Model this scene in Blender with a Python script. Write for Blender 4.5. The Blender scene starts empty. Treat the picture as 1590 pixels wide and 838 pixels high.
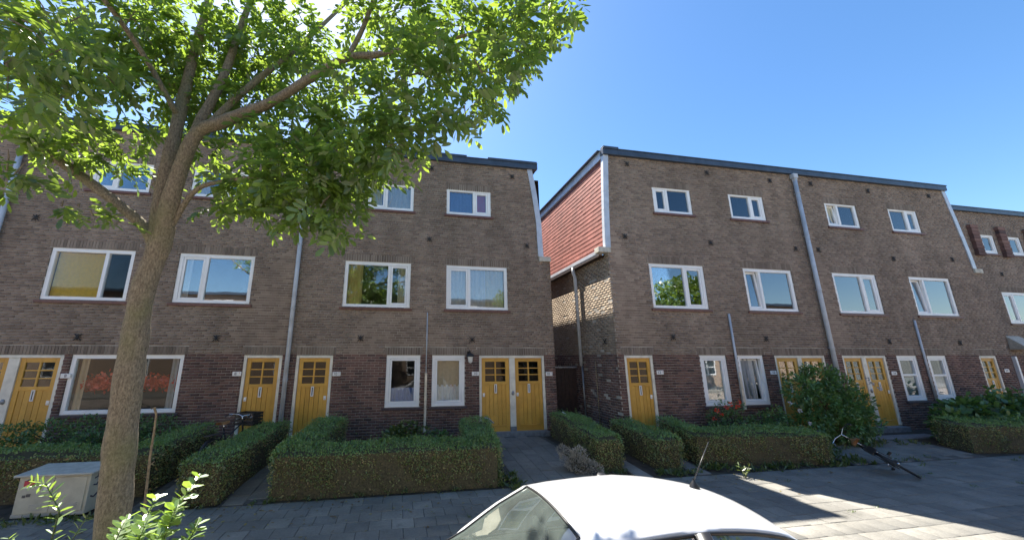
import bpy, bmesh, math, random
import numpy as np
from mathutils import Vector, Matrix, noise
R_ = math.radians
rng = np.random.default_rng(7); random.seed(7)
sc = bpy.context.scene
col = sc.collection

# ------------------------------------------------------------------ camera
cd = bpy.data.cameras.new('camera'); cam = bpy.data.objects.new('camera', cd); col.objects.link(cam)
CAMZ = 2.28
cam.location = (0, 0, CAMZ)
cam.rotation_euler = (math.pi/2 + .22831, 0, -.181485)
cd.sensor_width = 36; cd.lens = 12.771; cd.shift_x = .0439; cd.shift_y = .0039
cd.clip_start = .05; cd.clip_end = 3000
sc.camera = cam
# ------------------------------------------------------------------ light
SUN = Vector((-.268, .628, 1.0)).normalized()
elev = math.asin(SUN.z); azim = math.atan2(SUN.x, SUN.y)      # from +Y towards +X
w = bpy.data.worlds.new('World'); sc.world = w; w.use_nodes = True
nt = w.node_tree
bg = nt.nodes['Background']; sky = nt.nodes.new('ShaderNodeTexSky')
sky.sky_type = 'NISHITA'; sky.sun_disc = False; sky.sun_elevation = elev; sky.sun_rotation = azim
sky.air_density = 1.0; sky.dust_density = .5; sky.ozone_density = 2.2; sky.altitude = 0
hs = nt.nodes.new('ShaderNodeHueSaturation'); hs.inputs['Saturation'].default_value = 1.22
nt.links.new(sky.outputs[0], hs.inputs['Color']); nt.links.new(hs.outputs[0], bg.inputs[0]); bg.inputs[1].default_value = .074
sl = bpy.data.lights.new('sun', 'SUN'); so = bpy.data.objects.new('sun', sl); col.objects.link(so)
sl.energy = 5.0; sl.angle = R_(.53); sl.color = (1, .95, .86)
so.location = (-8, 20, 30)
so.rotation_euler = (-SUN).to_track_quat('-Z', 'Y').to_euler()
sc.view_settings.view_transform = 'Standard'; sc.view_settings.look = 'None'
sc.view_settings.exposure = 1.8; sc.view_settings.gamma = 1
sc.cycles.max_bounces = 8; sc.cycles.transparent_max_bounces = 12; sc.cycles.sample_clamp_indirect = 6

# ------------------------------------------------------------------ materials
def newmat(name):
    m = bpy.data.materials.new(name); m.use_nodes = True
    return m, m.node_tree, m.node_tree.nodes['Principled BSDF']
def N(t, k, **kw):
    n = t.nodes.new(k)
    for a, b in kw.items():
        if a.startswith('i_'):
            key = a[2:]; key = int(key) if key.isdigit() else key
            n.inputs[key].default_value = b
        else: setattr(n, a, b)
    return n
def ramp(t, stops, fac):
    r = t.nodes.new('ShaderNodeValToRGB'); e = r.color_ramp.elements
    while len(e) < len(stops): e.new(.5)
    for k, (p, c) in enumerate(stops):
        e[k].position = p; e[k].color = (*c, 1)
    t.links.new(fac, r.inputs[0]); return r.outputs[0]
def mixc(t, mode, fac, a, b):
    m = t.nodes.new('ShaderNodeMix'); m.data_type = 'RGBA'; m.blend_type = mode
    for sck, v in ((m.inputs[0], fac), (m.inputs[6], a), (m.inputs[7], b)):
        if hasattr(v, 'node'): t.links.new(v, sck)
        elif isinstance(v, (int, float)): sck.default_value = v
        else: sck.default_value = (*v, 1)
    return m.outputs[2]
def posn(t): return t.nodes.new('ShaderNodeNewGeometry').outputs['Position']
def nz(t, scale, detail=3, rough=.55, vec=None):
    n = t.nodes.new('ShaderNodeTexNoise'); n.inputs['Scale'].default_value = scale
    n.inputs['Detail'].default_value = detail; n.inputs['Roughness'].default_value = rough
    t.links.new(vec if vec is not None else posn(t), n.inputs['Vector']); return n.outputs[0]
def rnd(t):
    """a number of its own for every loose piece of a mesh and for every object"""
    g = t.nodes.new('ShaderNodeNewGeometry'); o = t.nodes.new('ShaderNodeObjectInfo')
    a = N(t, 'ShaderNodeMath', operation='ADD'); f = N(t, 'ShaderNodeMath', operation='FRACT')
    t.links.new(g.outputs['Random Per Island'], a.inputs[0]); t.links.new(o.outputs['Random'], a.inputs[1])
    t.links.new(a.outputs[0], f.inputs[0]); return f.outputs[0]
def bump(t, b, h, strength=.3, dist=.01):
    n = t.nodes.new('ShaderNodeBump'); n.inputs['Strength'].default_value = strength; n.inputs['Distance'].default_value = dist
    t.links.new(h, n.inputs['Height']); t.links.new(n.outputs[0], b.inputs['Normal'])
def simple(name, c, rough=.6, var=.12, vscale=6, metal=0, spec=.5, bmp=0, bscale=60, coat=0):
    m, t, b = newmat(name)
    n = nz(t, vscale, 5)
    dk = tuple(x*(1-var*1.6) for x in c); lt = tuple(min(1, x*(1+var)) for x in c)
    t.links.new(ramp(t, [(.3, dk), (.7, lt)], n), b.inputs['Base Color'])
    b.inputs['Roughness'].default_value = rough; b.inputs['Metallic'].default_value = metal
    b.inputs['Specular IOR Level'].default_value = spec; b.inputs['Coat Weight'].default_value = coat
    if bmp: bump(t, b, nz(t, bscale, 4), bmp, .005)
    return m
def brickmat(name, stops, rough=.85, weather=(.74, 1.12), bmp=.5):
    m, t, b = newmat(name)
    c = ramp(t, stops, rnd(t))
    g = ramp(t, [(.28, (weather[0],)*3), (.72, (weather[1],)*3)], nz(t, .55, 6, .6))
    c = mixc(t, 'MULTIPLY', 1, c, g)
    f = ramp(t, [(.3, (.8,)*3), (.7, (1.12,)*3)], nz(t, 70, 4, .7))
    c = mixc(t, 'MULTIPLY', 1, c, f)
    mp = N(t, 'ShaderNodeMapping'); mp.inputs['Scale'].default_value = (2.2, 2.2, .25); t.links.new(posn(t), mp.inputs[0])
    s = ramp(t, [(.4, (1.06,)*3), (.68, (.70, .69, .68))], nz(t, 1.0, 5, .6, mp.outputs[0]))
    c = mixc(t, 'MULTIPLY', .7, c, s)
    t.links.new(c, b.inputs['Base Color']); b.inputs['Roughness'].default_value = rough
    b.inputs['Specular IOR Level'].default_value = .25
    bump(t, b, nz(t, 90, 5, .7), bmp, .006)
    return m
MAT = {}
MAT['brick'] = brickmat('grey_brown_brick', [(0, (.225, .167, .132)), (.3, (.278, .208, .162)), (.6, (.31, .232, .179)), (.9, (.35, .27, .208)), (1, (.24, .174, .135))])
MAT['plinth_brick'] = brickmat('purple_brick', [(0, (.10, .066, .062)), (.3, (.16, .092, .08)), (.65, (.20, .112, .094)), (.92, (.25, .145, .115)), (1, (.12, .076, .074))])
MAT['soldier'] = brickmat('soldier_brick', [(0, (.19, .15, .12)), (.5, (.26, .205, .162)), (1, (.31, .25, .2))])
MAT['sunlit_gable_brick'] = brickmat('sunlit_brick', [(0, (.27, .205, .15)), (.4, (.34, .262, .19)), (.8, (.40, .315, .23)), (1, (.29, .22, .16))])  # facade brick lightened and warmed, sunlight on the alley wall put into the colour
MAT['mortar'] = simple('mortar', (.40, .36, .31), .95, .25, 2.5, spec=.1, bmp=.5, bscale=120)
MAT['tile_red'] = brickmat('red_roof_tile', [(0, (.22, .066, .05)), (.5, (.26, .08, .06)), (1, (.30, .098, .075))], .7, (.75, 1.15), .3)
MAT['white'] = simple('white_frame_paint', (.84, .84, .83), .35, .04, 3)
MAT['cream'] = simple('cream_frame_paint', (.74, .70, .60), .45, .12, 5)
MAT['door'] = simple('ochre_door_paint', (.56, .30, .045), .42, .10, 3, bmp=.08, bscale=30)
m, t, b = newmat('ochre_door_paint'); MAT['door'] = m
o_ = t.nodes.new('ShaderNodeObjectInfo')
c = ramp(t, [(0, (.56, .295, .045)), (.5, (.63, .335, .05)), (1, (.67, .37, .065))], o_.outputs['Random'])
c = mixc(t, 'MULTIPLY', 1, c, ramp(t, [(.3, (.82,)*3), (.7, (1.08,)*3)], nz(t, 3.5, 6, .65)))
c = mixc(t, 'MIX', ramp(t, [(.66, (0,)*3), (.74, (.5,)*3)], nz(t, 19, 5, .7)), c, (.22, .13, .05))
t.links.new(c, b.inputs['Base Color']); b.inputs['Roughness'].default_value = .45; bump(t, b, nz(t, 40, 4), .12, .004)
MAT['zinc'] = simple('zinc', (.50, .53, .57), .5, .14, 4)
MAT['trim'] = simple('pale_zinc_trim', (.52, .55, .60), .4, .1, 5, metal=.2)
MAT['fascia'] = simple('blue_grey_fascia', (.045, .065, .10), .4, .2, 4)
MAT['stone'] = simple('pale_stone', (.50, .47, .40), .8, .18, 10, bmp=.3)
MAT['bluestone'] = simple('blue_stone', (.19, .20, .21), .7, .2, 12, bmp=.3)
MAT['sill'] = simple('brown_red_sill', (.15, .065, .05), .45, .2, 14)
MAT['sill_dark'] = simple('dark_brick_sill', (.075, .055, .06), .6, .25, 20)
MAT['iron'] = simple('black_iron', (.02, .02, .022), .6, .2, 20)
MAT['black'] = simple('black_plastic', (.016, .016, .018), .4, .1, 20)
MAT['rubber'] = simple('tyre_rubber', (.022, .022, .023), .75, .2, 30)
MAT['chrome'] = simple('bare_metal', (.62, .62, .64), .22, .08, 20, metal=1)
MAT['grey_metal'] = simple('dull_grey_metal', (.30, .31, .33), .45, .12, 20, metal=.6)
MAT['leather'] = simple('tan_leather', (.30, .15, .06), .55, .2, 20)
MAT['enamel'] = simple('white_enamel', (.78, .78, .76), .25, .04, 10)
MAT['ink'] = simple('blue_black_enamel', (.02, .025, .07), .35, .05)
MAT['ink_red'] = simple('red_enamel', (.45, .04, .05), .35, .05)
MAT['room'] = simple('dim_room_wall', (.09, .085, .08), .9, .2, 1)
MAT['soil'] = simple('garden_soil', (.055, .043, .03), .95, .4, 5, bmp=.8, bscale=25)
MAT['joint'] = simple('paving_joint_sand', (.10, .095, .085), .95, .4, 8, bmp=.6, bscale=60)
MAT['asphalt'] = simple('asphalt', (.055, .055, .057), .9, .25, 3, bmp=.6, bscale=150)
MAT['clinker'] = simple('road_clinker', (.27, .225, .185), .9, .25, 6, bmp=.5, bscale=40)
MAT['kerb'] = simple('kerb_concrete', (.30, .29, .27), .85, .15, 8, bmp=.3)
MAT['field'] = simple('far_ground', (.10, .10, .085), .95, .3, .3)
MAT['gate'] = simple('dark_stained_board', (.038, .02, .015), .6, .35, 12, bmp=.3)
MAT['cabinet'] = simple('cabinet_paint', (.50, .49, .40), .5, .12, 5)
MAT['cabinet_lid'] = simple('cabinet_lid_concrete', (.44, .44, .40), .6, .15, 8)
MAT['sticker'] = simple('red_sticker', (.52, .05, .08), .4, .1)
MAT['sticker_dark'] = simple('grey_sticker', (.10, .10, .10), .5, .2, 40)
MAT['twig'] = simple('hedge_twig', (.10, .085, .045), .9, .4, 30, bmp=.6, bscale=50)
MAT['drystem'] = simple('dry_stem', (.30, .22, .13), .8, .3, 25, bmp=.4)
MAT['pvc'] = simple('cream_conduit', (.72, .62, .48), .6, .15, 8)
MAT['paper'] = simple('grey_paper', (.38, .40, .43), .8, .2, 20)
MAT['white_plastic'] = simple('white_plastic', (.70, .72, .74), .4, .06)
def pavemat(name, stops):
    m, t, b = newmat(name)
    c = ramp(t, stops, rnd(t))
    c = mixc(t, 'MULTIPLY', 1, c, ramp(t, [(.3, (.72,)*3), (.7, (1.15,)*3)], nz(t, 1.3, 6, .65)))
    c = mixc(t, 'MULTIPLY', 1, c, ramp(t, [(.3, (.8,)*3), (.65, (1.1,)*3)], nz(t, 28, 6, .75)))
    st = ramp(t, [(.60, (1, 1, 1)), (.72, (.62, .63, .60))], nz(t, 3.7, 4, .6))
    c = mixc(t, 'MULTIPLY', .8, c, st)
    t.links.new(c, b.inputs['Base Color']); b.inputs['Roughness'].default_value = .88; b.inputs['Specular IOR Level'].default_value = .3
    bump(t, b, nz(t, 160, 4, .7), .5, .004)
    return m
MAT['paver'] = pavemat('concrete_paver', [(0, (.175, .168, .152)), (.5, (.20, .19, .168)), (.93, (.225, .213, .188)), (1, (.26, .245, .215))])
def glassmat(name, refl, tint, rough=.012, sheen=0, kf=1.4):
    m, t, b = newmat(name); t.nodes.remove(b); out = t.nodes['Material Output']
    tr = N(t, 'ShaderNodeBsdfTransparent'); tr.inputs[0].default_value = (*tint, 1)
    gl = N(t, 'ShaderNodeBsdfGlossy'); gl.inputs['Roughness'].default_value = rough; gl.inputs[0].default_value = (.95, .97, 1, 1)
    bp = N(t, 'ShaderNodeBump'); bp.inputs['Strength'].default_value = .05; bp.inputs['Distance'].default_value = .02
    t.links.new(nz(t, 1.6, 2), bp.inputs['Height']); t.links.new(bp.outputs[0], gl.inputs['Normal'])
    fr = N(t, 'ShaderNodeFresnel'); fr.inputs[0].default_value = 1.5
    a = N(t, 'ShaderNodeMath', operation='MULTIPLY_ADD', use_clamp=True); a.inputs[1].default_value = kf; a.inputs[2].default_value = refl
    t.links.new(fr.outputs[0], a.inputs[0])
    if sheen:                                   # pale green diffuse layer, paints a bright sky sheen on the glass
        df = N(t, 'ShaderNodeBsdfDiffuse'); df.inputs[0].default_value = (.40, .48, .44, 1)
        m0 = N(t, 'ShaderNodeMixShader'); t.links.new(ramp(t, [(.3, (sheen*.7,)*3), (.7, (sheen*1.3,)*3)], nz(t, 5, 5)), m0.inputs[0])
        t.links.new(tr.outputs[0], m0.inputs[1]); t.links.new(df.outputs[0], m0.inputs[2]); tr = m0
    mx = N(t, 'ShaderNodeMixShader'); t.links.new(a.outputs[0], mx.inputs[0]); t.links.new(tr.outputs[0], mx.inputs[1]); t.links.new(gl.outputs[0], mx.inputs[2])
    t.links.new(mx.outputs[0], out.inputs[0]); return m
MAT['pane'] = glassmat('window_glass', .15, (.95, .97, .97))
MAT['mid_pane'] = glassmat('first_floor_glass', .055, (.96, .98, .98))
MAT['low_pane'] = glassmat('ground_floor_glass', .0, (.97, .98, .98), kf=.4)
MAT['door_pane'] = glassmat('door_glass', .0, (.9, .92, .92), .03, kf=.45)
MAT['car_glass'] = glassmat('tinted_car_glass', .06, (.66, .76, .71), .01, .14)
def clothmat(name, c, trans=.35):
    m, t, b = newmat(name); out = t.nodes['Material Output']; t.nodes.remove(b)
    d = N(t, 'ShaderNodeBsdfDiffuse'); d.inputs[0].default_value = (*c, 1)
    s = N(t, 'ShaderNodeBsdfTranslucent'); s.inputs[0].default_value = (*c, 1)
    mx = N(t, 'ShaderNodeMixShader'); mx.inputs[0].default_value = trans
    cc = ramp(t, [(.3, tuple(x*.8 for x in c)), (.7, c)], nz(t, 14, 3))
    t.links.new(cc, d.inputs[0])
    t.links.new(d.outputs[0], mx.inputs[1]); t.links.new(s.outputs[0], mx.inputs[2]); t.links.new(mx.outputs[0], out.inputs[0]); return m
for k, c in dict(white=(.88, .88, .86), cream=(.85, .78, .58), yellow=(.86, .68, .28), gold=(.85, .58, .10), red=(.62, .08, .12),
                 blue=(.16, .26, .55), grey=(.50, .52, .54), teal=(.28, .38, .40), tan=(.66, .54, .36), orange=(.85, .16, .06)).items():
    MAT['cloth_'+k] = clothmat('curtain_'+k, c)
def leafmat(name, stops, tcol, trans=.45, rough=.4, spec=.08):
    m, t, b = newmat(name); out = t.nodes['Material Output']; t.nodes.remove(b)
    r = rnd(t); c = ramp(t, stops, r)
    c = mixc(t, 'MULTIPLY', 1, c, ramp(t, [(.3, (.7,)*3), (.7, (1.2,)*3)], nz(t, 2.2, 3)))
    d = N(t, 'ShaderNodeBsdfDiffuse'); t.links.new(c, d.inputs[0])
    s = N(t, 'ShaderNodeBsdfTranslucent')
    t.links.new(mixc(t, 'MULTIPLY', 1, tcol, ramp(t, [(0, (.7,)*3), (1, (1.15, 1.1, .9))], r)), s.inputs[0])
    mx = N(t, 'ShaderNodeMixShader'); mx.inputs[0].default_value = trans
    t.links.new(d.outputs[0], mx.inputs[1]); t.links.new(s.outputs[0], mx.inputs[2])
    g = N(t, 'ShaderNodeBsdfGlossy'); g.inputs['Roughness'].default_value = rough
    m2 = N(t, 'ShaderNodeMixShader'); m2.inputs[0].default_value = spec
    t.links.new(mx.outputs[0], m2.inputs[1]); t.links.new(g.outputs[0], m2.inputs[2]); t.links.new(m2.outputs[0], out.inputs[0])
    return m
MAT['ash_leaf'] = leafmat('ash_leaf', [(0, (0.046, 0.0978, 0.0207)), (.5, (0.0862, 0.149, 0.0322)), (1, (0.138, 0.207, 0.046))], (0.391, 0.575, 0.069), .42)
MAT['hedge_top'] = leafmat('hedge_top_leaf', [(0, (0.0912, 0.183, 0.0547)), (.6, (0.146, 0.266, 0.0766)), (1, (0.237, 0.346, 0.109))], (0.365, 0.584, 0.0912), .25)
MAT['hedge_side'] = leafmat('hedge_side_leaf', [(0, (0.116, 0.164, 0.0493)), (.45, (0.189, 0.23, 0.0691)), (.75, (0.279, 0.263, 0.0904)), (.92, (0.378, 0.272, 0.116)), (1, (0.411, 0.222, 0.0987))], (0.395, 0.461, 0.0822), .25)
MAT['shrub_leaf'] = leafmat('shrub_leaf', [(0, (0.0607, 0.142, 0.0455)), (.6, (0.104, 0.219, 0.0645)), (1, (0.171, 0.294, 0.0873))], (0.228, 0.38, 0.0569), .3)
MAT['fig_leaf'] = leafmat('broad_leaf', [(0, (0.039, 0.104, 0.0286)), (.6, (0.0715, 0.156, 0.0416)), (1, (0.111, 0.202, 0.0585))], (0.182, 0.338, 0.052), .3)
MAT['lime_leaf'] = leafmat('lime_leaf', [(0, (.08, .13, .03)), (.6, (.13, .18, .04)), (1, (.22, .24, .07))], (.25, .32, .05), .3)
MAT['sapling_leaf'] = leafmat('sapling_leaf', [(0, (0.078, 0.156, 0.0325)), (.6, (0.13, 0.221, 0.052)), (1, (0.221, 0.299, 0.091))], (0.39, 0.585, 0.078), .4, .3, .12)
MAT['weed_leaf'] = leafmat('weed_leaf', [(0, (.05, .09, .02)), (.6, (.08, .12, .03)), (1, (.12, .15, .04))], (.2, .3, .04), .3)
MAT['dry_leaf'] = leafmat('dry_leaf', [(0, (0.3, 0.27, 0.226)), (.6, (0.45, 0.42, 0.36)), (1, (0.54, 0.466, 0.36))], (0.45, 0.42, 0.3), .2)
MAT['fallen'] = leafmat('fallen_leaf', [(0, (.12, .07, .03)), (.5, (.22, .15, .05)), (1, (.30, .26, .08))], (.1, .08, .02), .1)
MAT['petal_red'] = leafmat('red_petal', [(0, (.62, .05, .03)), (1, (.82, .13, .05))], (.5, .05, .04), .25)
MAT['petal_white'] = leafmat('pale_petal', [(0, (.6, .58, .62)), (1, (.7, .68, .7))], (.5, .5, .5), .25)
m, t, b = newmat('tree_bark')
mp = N(t, 'ShaderNodeMapping'); mp.inputs['Scale'].default_value = (26, 26, 9); t.links.new(posn(t), mp.inputs[0])
v = nz(t, 2.4, 7, .7, mp.outputs[0])
c = ramp(t, [(.32, (.14, .115, .085)), (.5, (.305, .25, .178)), (.68, (.46, .385, .28))], v)
c = mixc(t, 'MIX', ramp(t, [(.50, (0,)*3), (.72, (.55,)*3)], nz(t, 2.6, 5)), c, (.25, .25, .12))
c = mixc(t, 'MULTIPLY', 1, c, ramp(t, [(.3, (.7,)*3), (.7, (1.2,)*3)], nz(t, 45, 5, .7)))
t.links.new(c, b.inputs['Base Color']); b.inputs['Roughness'].default_value = .9; b.inputs['Specular IOR Level'].default_value = .2
bump(t, b, nz(t, 2.4, 8, .75, mp.outputs[0]), 1.0, .03); MAT['bark'] = m
m, t, b = newmat('white_car_paint')
t.links.new(ramp(t, [(.3, (.60, .60, .605)), (.7, (.64, .64, .645))], nz(t, 2, 4)), b.inputs['Base Color'])
b.inputs['Roughness'].default_value = .28; b.inputs['Coat Weight'].default_value = .7; b.inputs['Coat Roughness'].default_value = .06; MAT['car'] = m
MAT['dash'] = simple('dashboard_plastic', (.36, .39, .37), .6, .1, 10)
MAT['seat'] = simple('seat_cloth', (.07, .07, .075), .9, .2, 40)
m, t, b = newmat('red_lamp'); b.inputs['Base Color'].default_value = (.4, .01, .01, 1); b.inputs['Roughness'].default_value = .15; MAT['taillight'] = m
m, t, b = newmat('clear_lamp'); b.inputs['Base Color'].default_value = (.7, .72, .75, 1); b.inputs['Roughness'].default_value = .08; b.inputs['Metallic'].default_value = .5; MAT['headlight'] = m
m, t, b = newmat('far_brick')
bt = N(t, 'ShaderNodeTexBrick'); bt.inputs['Scale'].default_value = 4; bt.inputs['Color1'].default_value = (.36, .25, .18, 1); bt.inputs['Color2'].default_value = (.28, .19, .14, 1); bt.inputs['Mortar'].default_value = (.35, .28, .2, 1)
mpb = N(t, 'ShaderNodeMapping'); mpb.inputs['Rotation'].default_value = (R_(90), 0, 0); t.links.new(posn(t), mpb.inputs[0]); t.links.new(mpb.outputs[0], bt.inputs[0])
t.links.new(bt.outputs[0], b.inputs['Base Color']); b.inputs['Roughness'].default_value = .9; MAT['far_brick'] = m
MAT['dark_glass'] = simple('dark_far_glass', (.02, .025, .03), .1, .1)

# ------------------------------------------------------------------ mesh helpers
class MB:
    """collects boxes, tubes and polygons; build() links them as ONE mesh object"""
    def __init__(s): s.v = []; s.f = []; s.mi = []; s.mats = []
    def slot(s, mk):
        if mk not in s.mats: s.mats.append(mk)
        return s.mats.index(mk)
    def poly(s, vs, faces, mk):
        o = len(s.v); k = s.slot(mk); s.v += [tuple(p) for p in vs]
        for f in faces: s.f.append([i+o for i in f]); s.mi.append(k)
    def box(s, x0, x1, y0, y1, z0, z1, mk, M=None):
        vs = [(x0,y0,z0),(x1,y0,z0),(x1,y1,z0),(x0,y1,z0),(x0,y0,z1),(x1,y0,z1),(x1,y1,z1),(x0,y1,z1)]
        if M is not None: vs = [tuple(M @ Vector(p)) for p in vs]
        s.poly(vs, [(0,3,2,1),(4,5,6,7),(0,1,5,4),(1,2,6,5),(2,3,7,6),(3,0,4,7)], mk)
    def tube(s, pts, rad, mk, n=8, cap=True):
        pts = [Vector(p) for p in pts]
        if not hasattr(rad, '__len__'): rad = [rad]*len(pts)
        vs = []; up = None
        for i, p in enumerate(pts):
            d = (pts[min(i+1, len(pts)-1)] - pts[max(i-1, 0)]).normalized()
            if up is None: up = d.orthogonal().normalized()
            up = (up - d*up.dot(d)).normalized(); sd = d.cross(up)
            for k in range(n):
                a = 2*math.pi*k/n; vs.append(p + (up*math.cos(a) + sd*math.sin(a))*rad[i])
        fs = []
        for i in range(len(pts)-1):
            for k in range(n):
                fs.append((i*n+k, i*n+(k+1)%n, (i+1)*n+(k+1)%n, (i+1)*n+k))
        if cap:
            fs.append(tuple(range(n-1, -1, -1))); fs.append(tuple(range((len(pts)-1)*n, len(pts)*n)))
        s.poly(vs, fs, mk)
    def ring(s, c, ax, R, r, mk, n=28, m=6):
        """torus round axis ax"""
        ax = Vector(ax).normalized(); u = ax.orthogonal().normalized(); w_ = ax.cross(u); c = Vector(c); vs = []; fs = []
        for i in range(n):
            a = 2*math.pi*i/n; d = u*math.cos(a)+w_*math.sin(a)
            for j in range(m):
                b_ = 2*math.pi*j/m; vs.append(c + d*(R+r*math.cos(b_)) + ax*r*math.sin(b_))
        for i in range(n):
            for j in range(m):
                fs.append((i*m+j, ((i+1)%n)*m+j, ((i+1)%n)*m+(j+1)%m, i*m+(j+1)%m))
        s.poly(vs, fs, mk)
    def lathe(s, prof, mk, c=(0,0,0), n=16):
        vs = []; fs = []
        for (r, z) in prof:
            for k in range(n):
                a = 2*math.pi*k/n; vs.append((c[0]+r*math.cos(a), c[1]+r*math.sin(a), c[2]+z))
        for i in range(len(prof)-1):
            for k in range(n): fs.append((i*n+k, i*n+(k+1)%n, (i+1)*n+(k+1)%n, (i+1)*n+k))
        s.poly(vs, fs, mk)
    def build(s, name, parent=None, smooth=False, bevel=0, off=None):
        me = bpy.data.meshes.new(name)
        me.from_pydata(s.v, [], s.f); me.update()
        for mk in s.mats: me.materials.append(MAT[mk])
        me.polygons.foreach_set('material_index', s.mi)
        if smooth: me.polygons.foreach_set('use_smooth', [True]*len(s.f))
        o = link(name, me, parent, off)
        if bevel:
            b_ = o.modifiers.new('bevel', 'BEVEL'); b_.width = bevel; b_.segments = 2; b_.limit_method = 'ANGLE'
        return o
def link(name, me, parent=None, off=None):
    o = bpy.data.objects.new(name, me); col.objects.link(o)
    if parent is not None:
        o.parent = parent
        # children are modelled in world coordinates; a thing's root sits at its base, so take that off again
        if off is None and parent.parent is None: off = -Vector(parent.location)
    if off is not None: o.location = off
    return o
def npmesh(name, V, F, mats, mi=None, parent=None, off=None, smooth=False):
    """mesh from numpy arrays, all faces with the same number of corners"""
    V = np.asarray(V, np.float32).reshape(-1, 3); F = np.asarray(F, np.int32); k = F.shape[1]
    me = bpy.data.meshes.new(name)
    me.vertices.add(len(V)); me.vertices.foreach_set('co', V.ravel())
    me.loops.add(F.size); me.loops.foreach_set('vertex_index', F.ravel())
    me.polygons.add(len(F)); me.polygons.foreach_set('loop_start', np.arange(0, F.size, k, dtype=np.int32))
    for mk in mats: me.materials.append(MAT[mk])
    if mi is not None: me.polygons.foreach_set('material_index', np.asarray(mi, np.int32))
    me.update(calc_edges=True); me.validate()
    return link(name, me, parent, off)
def tag(o, label=None, cat=None, group=None, kind=None):
    for k_, v_ in (('label', label), ('category', cat), ('group', group), ('kind', kind)):
        if v_: o[k_] = v_
    return o
def thing(name, loc, label, cat, group=None):
    o = bpy.data.objects.new(name, None); o.empty_display_size = .2; col.objects.link(o); o.location = loc
    return tag(o, label, cat, group)
def text_mesh(txt, size, mk, depth=.002):
    c_ = bpy.data.curves.new('digits', 'FONT'); c_.body = txt; c_.size = size; c_.extrude = depth; c_.align_x = 'CENTER'; c_.align_y = 'CENTER'
    o = bpy.data.objects.new('digits', c_); col.objects.link(o)
    me = bpy.data.meshes.new_from_object(o.evaluated_get(bpy.context.evaluated_depsgraph_get()))
    bpy.data.objects.remove(o); me.materials.clear(); me.materials.append(MAT[mk]); return me
def gz(y): return min(1, max(0, (y-6.9)/2.3))*.2      # front gardens rise gently to the houses
cy_, sy_ = math.cos(.181485), math.sin(.181485); cp_, sp_ = math.cos(.22831), math.sin(.22831)
def seen(x, y, z, mg=20):
    """is a point inside the frame (used only to choose which pieces become single parts)"""
    z -= CAMZ; xc = cy_*x - sy_*y; yc = sy_*x + cy_*y; d = cp_*yc + sp_*z
    if d <= .1: return False
    u = 725.2+564*xc/d; v_ = 425.2-564*(-sp_*yc+cp_*z)/d
    return -mg < u < 1590+mg and -mg < v_ < 838+mg

LY, RY = 10.5, 9.207            # the two facade planes
ZD, ZG = .295, 2.37             # door foot, head of doors and ground-floor windows
PITCH = .0685; BH = .0585; BL = .2; BP = .2095
TOP = 8.42

# ------------------------------------------------------------------ ground, road, pavement
def sheet(name, xs, ys, zf, mk, parent=None):
    V = [(x, y, zf(x, y)) for y in ys for x in xs]; n = len(xs)
    F = [(j*n+i, j*n+i+1, (j+1)*n+i+1, (j+1)*n+i) for j in range(len(ys)-1) for i in range(n-1)]
    o = npmesh(name, V, F, [mk], parent=parent); return tag(o, kind='structure')
sheet('ground', np.linspace(-900, 900, 13), np.linspace(-900, 900, 13), lambda x, y: -.24, 'field')
sheet('road', np.linspace(-120, 120, 25), [-5.2, -3, 0, 3.12], lambda x, y: -.12, 'clinker')
ys = list(np.linspace(7.0, 9.4, 13)) + [11, 14, 20]
sheet('garden_soil', np.linspace(-26, 44, 71), ys, lambda x, y: gz(y)-.035, 'soil')
pav = sheet('pavement', np.linspace(-60, 60, 61), [3.28, 5, 7.03], lambda x, y: -.0055, 'joint')
kb = MB()
for i in range(-30, 31): kb.box(i*1.0+.004, i*1.0+.996, 3.13, 3.278, -.2, .006, 'kerb')
tag(kb.build('kerb', bevel=.012), kind='structure')
far = MB()
far.box(-60, 60, -9.0, -5.2, -.24, -.008, 'paver'); tag(far.build('far_pavement'), kind='structure')

PATHS = [(2.16, 4.0, 7.03, 10.36), (-4.0, -3.4, 7.03, 10.36), (-2.72, -2.0, 7.03, 10.36), (4.72, 5.02, 7.03, 11.4), (4.72, 5.8, 9.2, 13.5), (5.97, 6.38, 7.03, 9.1),
         (9.95, 13.9, 7.03, 8.55), (-9.9, -8.0, 7.03, 10.36)]
pth = MB()
for (x0, x1, y0, y1) in PATHS:
    yy = list(np.arange(y0, y1, .4)) + [y1]
    for a, b_ in zip(yy[:-1], yy[1:]):
        pth.poly([(x0, a, gz(a)-.010), (x1, a, gz(a)-.010), (x1, b_, gz(b_)-.010), (x0, b_, gz(b_)-.010)], [(0, 1, 2, 3)], 'joint')
path = tag(pth.build('garden_path'), kind='structure')
tiles = []
T = .315
for row in range(0, 12):                        # pavement: rows parallel to the kerb, half-lapped
    y = 6.86 - row*T
    for k in range(-90, 110):
        x = k*T + (row % 2)*T/2
        tiles.append((x, y, 0, pav))
for (x0, x1, y0, y1) in PATHS:
    n = max(1, int((x1-x0+.02)/T)); st = T; x0 = (x0+x1-n*T)/2
    for i in range(n):
        y = y0+T*.55+(i % 2)*T/2
        while y < y1-.1:
            tiles.append((x0+st*(i+.5), y, 1, path)); y += T
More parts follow.
